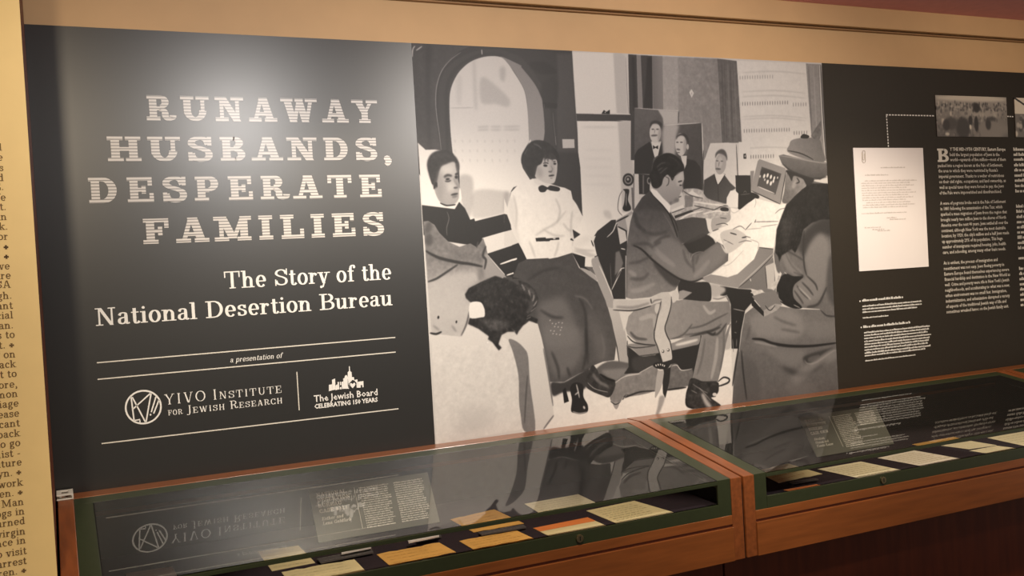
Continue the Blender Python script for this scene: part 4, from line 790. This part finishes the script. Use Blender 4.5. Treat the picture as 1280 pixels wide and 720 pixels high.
mb = MB(); A, B, T = onY(*q1(50, 147)), onY(*q1(133, 144)), onY(*q1(50, 38)); Q, w = text_quads('B', sv=.26, sh=.15, st=.15, sl=.1); quads_to_wall(mb, Q, w, A[0] - .004, B[0] + .004, A[2], T[2] - A[2], -.0007)
mb.build('drop_capital', M_offw, hp)
# second column: only its first letters are in the photo, too small to read: broken strokes
def bars(mb, x0, x1, z, h, seed, fn, space=.35):
    r = random.Random(seed); x = x0
    while x < x1 - h * .4:
        n = r.randint(2, 8)
        for _ in range(n):
            w = h * r.choice((.35, .5, .6)); 
            if x + w > x1: break
            dz = r.choice((0, 0, 0, .35)) * h
            mb.add([fn(x, z, 0), fn(x + w, z, 0), fn(x + w, z + h * .72 + dz, 0), fn(x, z + h * .72 + dz, 0)], [(0, 1, 2, 3)]); x += w + h * .13
        x += h * space
wallfn = lambda X, Z, d: (X, -.0007, Z)
mb = MB(); xc = onY(1270, 260)[0]
for i, z in enumerate(ZP):
    if i in (9, 20): continue
    bars(mb, xc, xc + .27, z, .0115, i, wallfn)
mb.build('paragraph', M_offw, hp)
# captions under the letter
for (rows, s0) in (([((1077.5, 377.5), (1130, 372), 1), ((1078, 384), (1152, 377), 0), ((1078, 387.5), (1152, 380.8), 0), ((1078, 391.3), (1147, 384.8), 0), ((1078.5, 398.5), (1110.5, 395), 2)], 5),
                   ([((1079, 410.2), (1138, 404), 1)] + [((1080 + i * .1, 416.4 + i * 3.6), (r, 408.6 + i * 3.55), 0) for i, r in enumerate((1162, 1161, 1160.5, 1164, 1163, 1161, 1160, 1163, 1157))] + [((1081.5, 452), (1144.5, 444), 2)], 6)):
    mb = MB(); 
    for k, (a, b, st) in enumerate(rows):
        A, B = onY(*a), onY(*b); bars(mb, A[0], B[0], (A[2] + B[2]) / 2, (.0062, .0082, .0052)[st], s0 * 31 + k, wallfn, .3)
    A = onY(rows[0][0][0] - 3.2, rows[0][0][1]); mb.box((A[0], -.0007, A[2]), (A[0] + .005, 0, A[2] + .005))
    mb.build('caption_block', M_white, hp)
# the pinned letter
LX0, LX1 = onY(1069.5, 262)[0], onY(1156.5, 260)[0]; LZ0 = (onY(1074.5, 339)[2] + onY(1160.5, 333.3)[2]) / 2; LZ1 = (onY(1065, 185.5)[2] + onY(1152, 184.5)[2]) / 2
lt = empty('typed_letter', ((LX0 + LX1) / 2, -.001, LZ0)); tag(lt, 'white typed letter sheet mounted on the black history panel', 'letter')
MB().box((LX0, -.003, LZ0), (LX1, -.0005, LZ1)).build('sheet', M_paper, lt)
mb = MB(); L4 = lambda x, y: (960 + x / 4, 180 + y / 4)
for k, (a, b) in enumerate([((560, 122), (682, 120)), ((482, 160), (600, 157))] + [((462 + i * .9 + (18 if i in (0, 9) else 0), 190 + i * 12.2), (742 - (i * 37) % 60, 182 + i * 11.8), ) for i in range(12)] + [((465, 348), (690, 347)), ((590, 372), (640, 370)), ((605, 380), (685, 378)), ((480, 424), (560, 417)), ((518, 432), (580, 428)), ((545, 438), (607, 434))]):
    A, B = onY(*L4(*a)), onY(*L4(*b)); bars(mb, A[0], B[0], (A[2] + B[2]) / 2, .0048, 90 + k, lambda X, Z, d: (X, -.0034, Z), .5)
mb.build('typewriting', M_type, lt)
c = onY(1078.5, 195); mb = MB(); w_, h_ = .0075, .034
arc = lambda cx, cz, r, a0, a1: [(cx + r * math.cos(math.radians(a)), -.0042, cz + r * math.sin(math.radians(a))) for a in np.linspace(a0, a1, 8)]
mb.tube([(c[0] - w_, -.0042, c[2] + .012)] + arc(c[0], c[2] - h_ / 2, w_, 180, 360) + arc(c[0] + .0015, c[2] + h_ / 2 - .004, w_ - .0015, 0, 180) + arc(c[0] - .0005, c[2] - h_ / 2 + .006, w_ - .0035, 180, 360) + [(c[0] + w_ - .004, -.0042, c[2] + .008)], .0009, 6)
tag(mb.build('paper_clip', M_clip, lt), 'silver wire paper clip')
# two small photographs
def small_photo(name, x0, x1, z0, z1, label, seed):
    I = Print(x0, x1, z0 - ZC, z1 - ZC, 120, 500); h, w = I.I.shape; r = np.random.default_rng(seed)
    def blob(g, cx, cy, rx, ry, b=1.2, al=1):
        P = np.array([(cx * w + rx * w * math.cos(a), cy * h + ry * h * math.sin(a)) for a in np.linspace(0, 6.283, 14, endpoint=False)]); M_, a, b_ = I.mask(P, 4)
        if M_ is not None: I.put(I.blur(M_, b), a, b_, g, al)
    if seed == 1:
        I.I[:] = np.linspace(150, 95, h)[:, None]; blob(190, .5, .06, .5, .07, 2); blob(150, .62, .42, .3, .14, 4); blob(128, .72, .8, .3, .26, 5)
        for i in range(190): cx = r.random(); blob(r.choice((48, 62, 84, 150, 180)), cx, .15 + r.random() * .2, .006 + .008 * r.random(), .02 + .03 * r.random(), .7, .7)
        for i in range(260): y = .35 + r.random() * .62; blob(r.choice((60, 85, 110, 150, 175)) if y < .62 else r.choice((80, 95, 120, 140)), r.random() * (.98 if y < .6 else .6), y, .005 + .01 * r.random(), .015 + .04 * r.random(), .8, .6)
        blob(64, .36, .78, .1, .26, 2); blob(74, .2, .68, .09, .16, 2); blob(50, .56, .28, .05, .12, 1.2); blob(54, .47, .6, .03, .12, 1); blob(52, .55, .68, .03, .2, 1)
        blob(205, .465, .76, .014, .06, .6); blob(195, .09, .64, .02, .08, 1); blob(58, .13, .72, .05, .14, 1.5); blob(190, .14, .94, .03, .04, 1); blob(60, .72, .68, .04, .15, 1.2); blob(72, .77, .55, .07, .05, 1.5); blob(180, .2, .44, .015, .06, .8)
    else:
        I.I[:] = 150; I.I[:int(h * .42)] = 205; I.I[int(h * .42):] = 110
        for k in range(w): y0 = int(h * (.0 + k / w * .9)); I.I[max(0, y0 - 1):y0 + 3, k] = 50
        for i in range(40): blob(r.choice((205, 60, 150, 180)), r.random(), .5 + r.random() * .5, .03, .07, 1, .8)
    o = print_board('small_photograph', x0, x1, z0, z1, print_mat(name, print_image(name, I.I, (1, .95, .85)), .5, .35), .003, None, -.003)
    tag(o, label, 'photograph', 'small photographs on the history panel'); return o
zz0, zz1 = onY(1213, 171)[2], onY(1213, 120.5)[2]
small_photo('market_print', onY(1169.5, 145)[0], onY(1258, 145)[0], zz0, zz1, 'small photograph of a crowded street market above the history text', 1)
small_photo('ship_print', onY(1268, 145)[0], onY(1268, 145)[0] + .3, zz0, zz1, 'small photograph cut off by the right edge of the picture, right of the market one', 2)

# ------------------------------------------------------------------ cream text banner on the pier
PY = -.50
bn = empty('text_banner', (-.3, PY - .004, ZC)); tag(bn, 'cream printed text banner at the left edge beside the black title panel', 'banner')
MB().box((-.62, PY - .004, .25), (-.0300, PY - .0012, 1.33 + ZC - .001)).build('board', M_cream, bn)
rows = [('A sea l', 10, 35, 0), ('some whole', 15, 85, 0), ('all his clothes', 18, 137, 0), ('his friend d', 20, 187, 0), ('ROCKAWAY E.', 20, 232, 0), ('his wife', 30, 285, 0), ('at the last.', 32, 332, 0), ('a young man', 35, 382, 0), ('New York.', 40, 430, 0), ('work or', 42, 480, 0), ('+', 44, 530, 0), ('+', 46, 578, 0), ('to give', 50, 628, 0), ('desire', 55, 675, 0), ('in USA', 55, 720, 0),
 ('through.', 60, 55, 1), ('want', 65, 105, 1), ('special', 66, 153, 1), ('as a man.', 68, 203, 1), ('goes to', 75, 250, 1), ('t. +', 72, 300, 1), ('y on', 78, 348, 1), ('is Lack', 80, 397, 1), ('went to', 85, 445, 1), ('before,', 88, 497, 1), ('common', 90, 545, 1), ('marriage', 94, 593, 1), ('Please', 97, 643, 1), ('applicant', 100, 692, 1),
 ('come back', 100, 22, 2), ('wants to go', 103, 70, 2), ('chemist -', 103, 120, 2), ('forfeiture', 110, 167, 2), ('Brooklyn. +', 108, 215, 2), ('his work', 115, 268, 2), ('children. +', 115, 315, 2), ('+ Man', 120, 365, 2), ('the dogs in', 124, 412, 2), ('returned', 127, 460, 2), ('a virgin', 128, 512, 2), ('absence in', 130, 557, 2), ('to visit', 134, 610, 2), ('an arrest', 134, 660, 2), ('children. +', 133, 705, 2)]
pts = [(x / 4, (180, 360, 540)[k] + y / 4) for _, x, y, k in rows]
for (s, *_), (u, v) in zip(rows, pts):
    R_ = onY(u, v - .5, PY - .004); cap = .0140; Q, w = text_quads(s, sv=.15, sh=.09, st=.07, sl=.09, track=.05); mb = MB()
    x1 = R_[0]; x0 = x1 - w * cap * 1.0; quads_to_wall(mb, Q, w, x0, x1, R_[2], cap, PY - .0045, th=.0004)
    mb.build('text_line', M_inkd if s == '+' else M_ink, bn)
# folded acrylic clip on the corner of the first case
mb = MB(); c = onZ(79, 620, 0.012); 
x0, x1, ya, yb = -.027, .009, -.075, -.008
for dz in (0, .010):
    w_ = .0105
    mb.box((x0, ya, ZC + .0006 + dz), (x1, ya + .018, ZC + .0035 + dz)); mb.box((x0, yb - .018, ZC + .0006 + dz), (x1, yb, ZC + .0035 + dz))
    mb.box((x0, ya + .018, ZC + .0006 + dz), (x0 + w_, yb - .018, ZC + .0035 + dz)); mb.box((x1 - w_, ya + .018, ZC + .0006 + dz), (x1, yb - .018, ZC + .0035 + dz))
mb.box((x0, yb - .003, ZC + .0006), (x1, yb, ZC + .0135)); mb.box((x1 - .003, ya, ZC + .0035), (x1, ya + .018, ZC + .0106))
tag(mb.build('acrylic_clip', M_frost, bevel=.0008), 'small whitish clear clip on the left back corner of the nearest case', 'clip')

# ------------------------------------------------------------------ display cases
SL = .1813                                        # fall of the sloping tops
top = lambda y: -(abs(y) - .075) * SL if y < -.075 else 0.0
YF = -.56; W = 1.598; SW = .034; GW = .040; DZ = -.158
def make_case(x0, label, lip=None):
    x1 = x0 + W; xi0, xi1 = x0 + SW, x1 - SW; g0, g1 = xi0 + GW, xi1 - GW
    r = empty('display_case', ((x0 + x1) / 2, -.28, 0)); tag(r, label, 'display case', 'wooden display cases along the wall')
    zt = top(YF)
    Z = lambda v: v + ZC
    def P(name, mb, m_, parent=r, bevel=0, lab=None):
        o = mb.build(name, m_, parent, bevel)
        if lab: o['label'] = lab
        return o
    # wooden surround: ledge at the back, cheeks at both ends, rail and apron in front
    P('ledge', MB().prism_x([(0, Z(0)), (-.068, Z(0)), (-.068, Z(-.05)), (0, Z(-.05))], x0, x1), M_wood, bevel=.0015)
    for a, b in ((x0, xi0), (xi1, x1)):
        P('side_panel', MB().prism_x([(-.068, Z(0)), (-.078, Z(0)), (YF, Z(zt)), (YF, Z(-.30)), (-.068, Z(-.30))], a, b), M_wood_v, bevel=.0015)
    P('front_rail', MB().box((xi0, YF, Z(-.206)), (xi1, YF + .022, Z(-.1822))), M_wood, bevel=.001)
    P('groove', MB().box((xi0, YF + .004, Z(-.2125)), (xi1, YF + .022, Z(-.206))), M_wood_shade)
    P('apron', MB().box((xi0, YF - .003, Z(-.30)), (xi1, YF + .022, Z(-.2125))), M_wood, bevel=.001)
    P('base_cabinet', MB().box((x0 + .0, YF + .10, .0), (x1 - .0, -.02, Z(-.30))), M_wood_shade)
    # green metal frame
    f = MB()
    f.prism_x([(-.0685, Z(-.001)), (-.112, Z(top(-.112) + .000)), (-.112, Z(-.03)), (-.0685, Z(-.03))], xi0, xi1)
    for a, b in ((xi0, g0), (g1, xi1)):
        f.prism_x([(-.112, Z(top(-.112))), (YF + .002, Z(zt)), (YF + .002, Z(-.1822)), (YF + .010, Z(-.1822)), (YF + .010, Z(-.02 + zt)), (-.112, Z(-.03))], a, b)
    f.box((g0, YF + .001, Z(-.1822)), (g1, YF + .010, Z(-.1505)))
    f.box((g0, YF + .001, Z(-.0995)), (g1, YF + .010, Z(-.0905)))
    P('metal_frame', f, M_green, bevel=.0006)
    # black line painting the shade in the joint round the sloping pane
    gk = MB(); e_ = .0025
    gk.prism_x([(-.112, Z(top(-.112)) - .0005), (-.1145, Z(top(-.1145)) - .0005), (-.1145, Z(-.03)), (-.112, Z(-.03))], g0, g1)
    for a, b in ((g0, g0 + e_), (g1 - e_, g1)): gk.prism_x([(-.1145, Z(top(-.1145)) + .0003), (YF + .004, Z(zt) + .0003), (YF + .004, Z(zt) - .01), (-.1145, Z(-.03))], a, b)
    P('joint_shade', gk, M_gap_shade)
    # glass: one sloping pane, one upright pane
    g = MB().add([(g0 + e_, -.1145, Z(top(-.1145))), (g1 - e_, -.1145, Z(top(-.1145))), (g1 - e_, YF + .003, Z(zt)), (g0 + e_, YF + .003, Z(zt))], [(0, 1, 2, 3)])
    P('sloping_glass', g, M_glass)
    g = MB().add([(g0, YF + .006, Z(-.1505)), (g1, YF + .006, Z(-.1505)), (g1, YF + .006, Z(-.0905)), (g0, YF + .006, Z(-.0905))], [(0, 1, 2, 3)])
    P('front_glass', g, M_glass_f)
    # inside
    P('deck', MB().box((xi0, -.04, Z(DZ - .02)), (xi1, YF + .010, Z(DZ))), M_deck)
    li = MB().box((xi0, -.05, Z(DZ)), (xi1, -.04, Z(-.03)))
    for a, b in ((xi0, xi0 + .006), (xi1 - .006, xi1)): li.prism_x([(-.05, Z(-.03)), (YF + .011, Z(-.11)), (YF + .011, Z(DZ)), (-.05, Z(DZ))], a, b)
    P('lining', li, M_lining)
    for lx in (.481 + x0, 1.116 + x0):
        lo = P('lock', MB().cyl((lx, YF + .001, Z(-.1665)), (0, -1, 0), .0095, .004, 24), M_steel, bevel=.0006)
        MB().box((lx - .0012, YF - .0034, Z(-.1715)), (lx + .0012, YF - .0029, Z(-.1615))).build('key_slot', M_gap_shade, lo)
    return r
cases = [make_case(-.025, 'nearest wooden display case with green metal frame, under the title panel'), make_case(1.580, 'second wooden display case, under the right half of the photograph and the history panel'), make_case(3.185, 'farthest display case, only its left end in view at the right edge')]
tag(MB().box((1.574, YF + .006, ZC - .30), (1.579, -.004, ZC - .11)).build('case_gap_shade', M_gap_shade), kind='structure')  # black strip standing in for the shade between two cases

# ------------------------------------------------------------------ things inside the cases
dzt = DZ + ZC
M_tan = mat('tan_paper', lin((222, 172, 96)), .8, .2, noise=.08, nscale=14)
M_cr = mat('cream_aged_paper', lin((222, 207, 162)), .8, .2, noise=.05, nscale=14)
M_cr2 = mat('pale_aged_paper', lin((232, 222, 190)), .8, .2, noise=.04, nscale=10)
M_or = mat('orange_card', lin((224, 132, 74)), .7, .2, noise=.05, nscale=20)
M_lab = mat('dark_grey_label', lin((84, 80, 82)), .6, .3)
M_text = mat('pencil_grey', lin((198, 190, 152)), .8, .2)
M_txt2 = mat('faded_ink', lin((190, 144, 82)), .8, .2)
def doc(quad, label, m_, wavy=0, ink=None, nrow=5, strip=None, th=.0012, lift=0, cat='document', name='paper_document', grp=None):
    P = [onZ(u, v, DZ + lift)[:2] for u, v in quad]                       # back-left, back-right, front-right, front-left
    P = [np.array(q) for q in P]; z = dzt + lift + .0004; r = random.Random(len(label) * 7 + int(quad[0][0]))
    n = 10; top_, bot = [], []
    for i in range(n + 1):
        t = i / n; a = P[0] + (P[1] - P[0]) * t; b = P[3] + (P[2] - P[3]) * t
        j = (lambda k: r.uniform(-wavy, wavy))
        top_.append((a[0], a[1] + j(0))); bot.append((b[0], max(b[1] + j(0), YF + .0125)))
    V = []
    for k, (a, b) in enumerate(zip(top_, bot)):
        for (q) in (a, b):
            zz = z + (0.0008 * math.sin(k * .9) ** 2 if wavy else 0); V += [(q[0], q[1], zz), (q[0], q[1], zz + th)]
    Fc = []
    for i in range(n):
        a = i * 4; b = a + 4
        Fc += [(a + 1, a + 3, b + 3, b + 1), (a, b, b + 2, a + 2), (a, a + 1, b + 1, b), (a + 2, b + 2, b + 3, a + 3)]
    Fc += [(0, 2, 3, 1), (4 * n, 4 * n + 1, 4 * n + 3, 4 * n + 2)]
    if ink or strip:
        cx, cy = (P[0] + P[2]) / 2; o = empty(name, (cx, cy, z)); MB().add(V, Fc).build('sheet', m_, o)
        if strip: 
            S = [P[0] * (1 - .0) , P[1], P[1] * .55 + P[2] * .45, P[0] * .55 + P[3] * .45]
            MB().add([(q[0], q[1], z + th + .0004 + (.0008 if wavy else 0)) for q in S], [(0, 3, 2, 1)]).build('printed_band', strip, o)
        if ink:
            mb = MB(); U = (P[1] - P[0]); Vv = (P[3] - P[0])
            fn = lambda X, Z_, d: tuple(P[0] + U * X + Vv * Z_) + (z + th + .0011,)
            for k in range(nrow):
                t = .16 + .7 * k / max(nrow - 1, 1); x = .08; 
                while x < .9 - r.random() * .15:
                    w = r.uniform(.03, .1); mb.add([fn(x, t, 0), fn(x, t + .018, 0), fn(x + w, t + .018, 0), fn(x + w, t, 0)], [(0, 1, 2, 3)]); x += w + .022
            mb.build('handwriting', ink, o)
    else: o = MB().add(V, Fc).build(name, m_)
    return tag(o, label, cat, grp or {'document': 'documents laid out in the cases', 'label': 'caption labels in the cases', 'strip': 'white strips in the cases'}[cat])
doc([(352, 716), (443, 700), (457, 714.5), (365, 735)], 'cream torn-edged paper in the nearest case, in front of the small cream envelope', M_cr, .004, M_text)
doc([(322, 690), (373, 682.5), (394, 704), (340, 714.5)], 'small cream card with a border, at the left of the nearest case', M_cr, 0, M_text, 3)
doc([(471, 694), (549, 679), (570, 691), (487.5, 708)], 'tan envelope with a torn top edge, left of the other tan envelope', M_tan, .003, M_txt2, 4)
doc([(574, 677), (645, 663.5), (667.4, 674), (592.5, 688)], 'tan envelope nearest the middle lock of the nearest case', M_tan, .001, M_txt2, 4)
doc([(563, 650), (618, 637.5), (655, 655), (592, 666)], 'tan sheet lying behind the tan envelopes below the mural', M_tan, .001, M_txt2, 5)
doc([(655.7, 630.4), (722.8, 618.4), (751, 632), (680, 645.5)], 'whitish sheet behind the orange-topped document', M_cr2, 0, M_text, 6)
doc([(666.5, 661), (734.5, 647.5), (757.5, 657.7), (686, 670.7)], 'cream document with an orange upper band, right of the lock', M_cr, 0, None, 3, M_or)
doc([(733, 639), (793, 626.6), (842, 641), (771, 655)], 'large pale green-cream letter at the right of the nearest case', M_cr, 0, M_text, 7)
doc([(157, 717.5), (215, 709), (222, 722), (160, 735)], 'cream slip at the far left of the nearest case', M_cr2, 0, M_text, 3)
doc([(944, 590), (985, 580), (1028, 593), (973, 604)], 'stained tan and cream sheet at the left end of the second case', M_cr, .002, M_txt2, 4)
doc([(979, 613), (1020.5, 606), (1029, 607.5), (988.6, 615.5)], 'orange slip at the front left of the second case', M_or)
doc([(1022, 587), (1076, 577.5), (1129, 588.6), (1076, 599)], 'cream sheet directly behind the lock of the second case', M_cr2, 0, M_text, 7)
doc([(1097, 573), (1143, 563.6), (1201, 574), (1151, 583)], 'white sheet right of the cream one behind the lock of the second case', mat('white_aged_paper', lin((232, 222, 206)), .8, .2), 0, M_text, 7)
doc([(1176, 557.5), (1213.6, 551.7), (1245.6, 557), (1211, 562.0)], 'small cream card, the rear one of the close pair in the second case', M_cr2, 0, M_text, 4)
doc([(1212, 564), (1245.6, 557.7), (1277.5, 561.7), (1238.6, 568.0)], 'small cream card, the front one of the close pair in the second case', M_cr2, 0, M_text, 4)
doc([(1234, 547.8), (1290, 538), (1340, 548), (1290, 560)], 'large cream sheet at the right edge of the picture in the second case', M_cr2, 0, M_text, 6)
doc([(1140, 556), (1192, 546.5), (1199, 548.2), (1148, 557.8)], 'narrow tan strip lying at the back of the second case', M_tan)
for q, s in (([(396, 700), (464, 687), (467, 692), (401, 705)], 'dark grey caption label left of the torn tan envelope'), ([(518, 674.5), (549, 668), (552, 672), (522, 678.5)], 'dark grey caption label behind the torn tan envelope'),
             ([(597, 667), (654, 657), (658, 660.5), (602, 670)], 'dark grey caption label in front of the tan sheet behind the envelopes'), ([(985, 603.8), (1020, 599), (1024, 600.8), (990, 606)], 'dark grey caption label behind the orange slip'),
             ([(956, 620.5), (978, 617), (981, 618.5), (958.5, 622.3)], 'pale grey caption label at the front left corner of the second case')):
    doc(q, s, M_lab, 0, M_offw, 2, th=.003, lift=.004, cat='label', name='caption_label')
for q, s in (([(427, 691.5), (464, 684.2), (464, 686.0), (427, 693.5)], 'thin white strip standing behind the left grey caption label'), ([(510, 677.5), (549, 669.5), (549, 671.4), (511, 679.6)], 'thin white strip behind the torn tan envelope')):
    doc(q, s, M_paper, th=.003, lift=.012, cat='strip', name='white_strip')
# tilted text placards
M_plt = mat('placard_lettering', lin((240, 238, 228)), .5, .4)
def placard(x0, x1, lines, sub, label, hw):
    yb = -.250; ta = math.radians(58); Ls = .137
    def fn(X, S, d): return (X, yb + (S * math.cos(ta)) - math.sin(ta) * (d + .0003), dzt + .004 + S * math.sin(ta) + math.cos(ta) * (d + .0003))
    r = empty('text_placard', ((x0 + x1) / 2, yb + .03, dzt)); tag(r, label, 'placard', 'text placards inside the cases')
    a = MB(); a.add([fn(x, s, d) for d in (-.0003, -.0035) for x, s in ((x0, 0), (x1, 0), (x1, Ls), (x0, Ls))], [(0, 1, 2, 3), (5, 4, 7, 6), (4, 5, 1, 0), (5, 6, 2, 1), (6, 7, 3, 2), (7, 4, 0, 3)])
    a.build('board', M_placard, r)
    for xx in (x0 + .04, x1 - .04):
        b = MB()                                      # easel wedge behind
        t = fn(xx, Ls * .8, -.0037); b.prism_x([(t[1] + .001, t[2]), (t[1] + .045, dzt + .0008), (fn(xx, .01, -.0037)[1] + .002, dzt + .0008)], xx - .003, xx + .003)
        b.build('easel', M_lining, r)
    w = x1 - x0; h = MB(); z = Ls - .022
    for s in lines:
        Q, tw = text_quads(s, sv=.26, sh=.15, st=.15, sl=.1, track=.08); cap = .0098; quads_to_wall(h, Q, tw, x0 + .016, x0 + .016 + tw * cap * hw, z, cap, 0, fn=lambda X, S, d: fn(X, S, -d)); z -= .0142
    z -= .005
    for s in sub:
        Q, tw = text_quads(s, sv=.24, sh=.12, st=.1, sl=.06, track=.05); cap = .0085; quads_to_wall(h, Q, tw, x0 + .018, x0 + .018 + tw * cap * hw, z, cap, 0, skew=.2, fn=lambda X, S, d: fn(X, S, -d)); z -= .0118
    h.build('heading', M_plt, r)
    ru = MB(); xr = x0 + .36 * w
    ru.add([fn(x, s, 0) for x, s in ((xr, .018), (xr + .0015, .018), (xr + .0015, Ls - .012), (xr, Ls - .012))], [(0, 1, 2, 3)]); ru.build('rule', M_plt, r)
    for ci, (ca, cb, n) in enumerate(((.40, .655, 19), (.69, .95, 19 if x0 < 1 else 8))):
        t = MB(); rr = random.Random(ci + 3)
        for i in range(n): bars(t, x0 + ca * w, x0 + cb * w - rr.random() * .012, Ls - .017 - i * .0058, .0034, 11 * i + ci, fn, .35)
        t.build('text_column', M_plt, r)
    return r
placard(.540, .855, ['NATIONAL', 'DESERTION', 'BUREAU', 'CASE #347'], ['Esther and', 'Lena Goldfarb'], 'grey text placard standing tilted inside the nearest case', .96)
placard(2.105, 2.43, ['NATIONAL', 'DESERTION', 'BUREAU', 'CASE #1050'], ['Abraham', 'Hyman and', 'Fannie Kaiser'], 'grey text placard standing tilted inside the second case', .90)
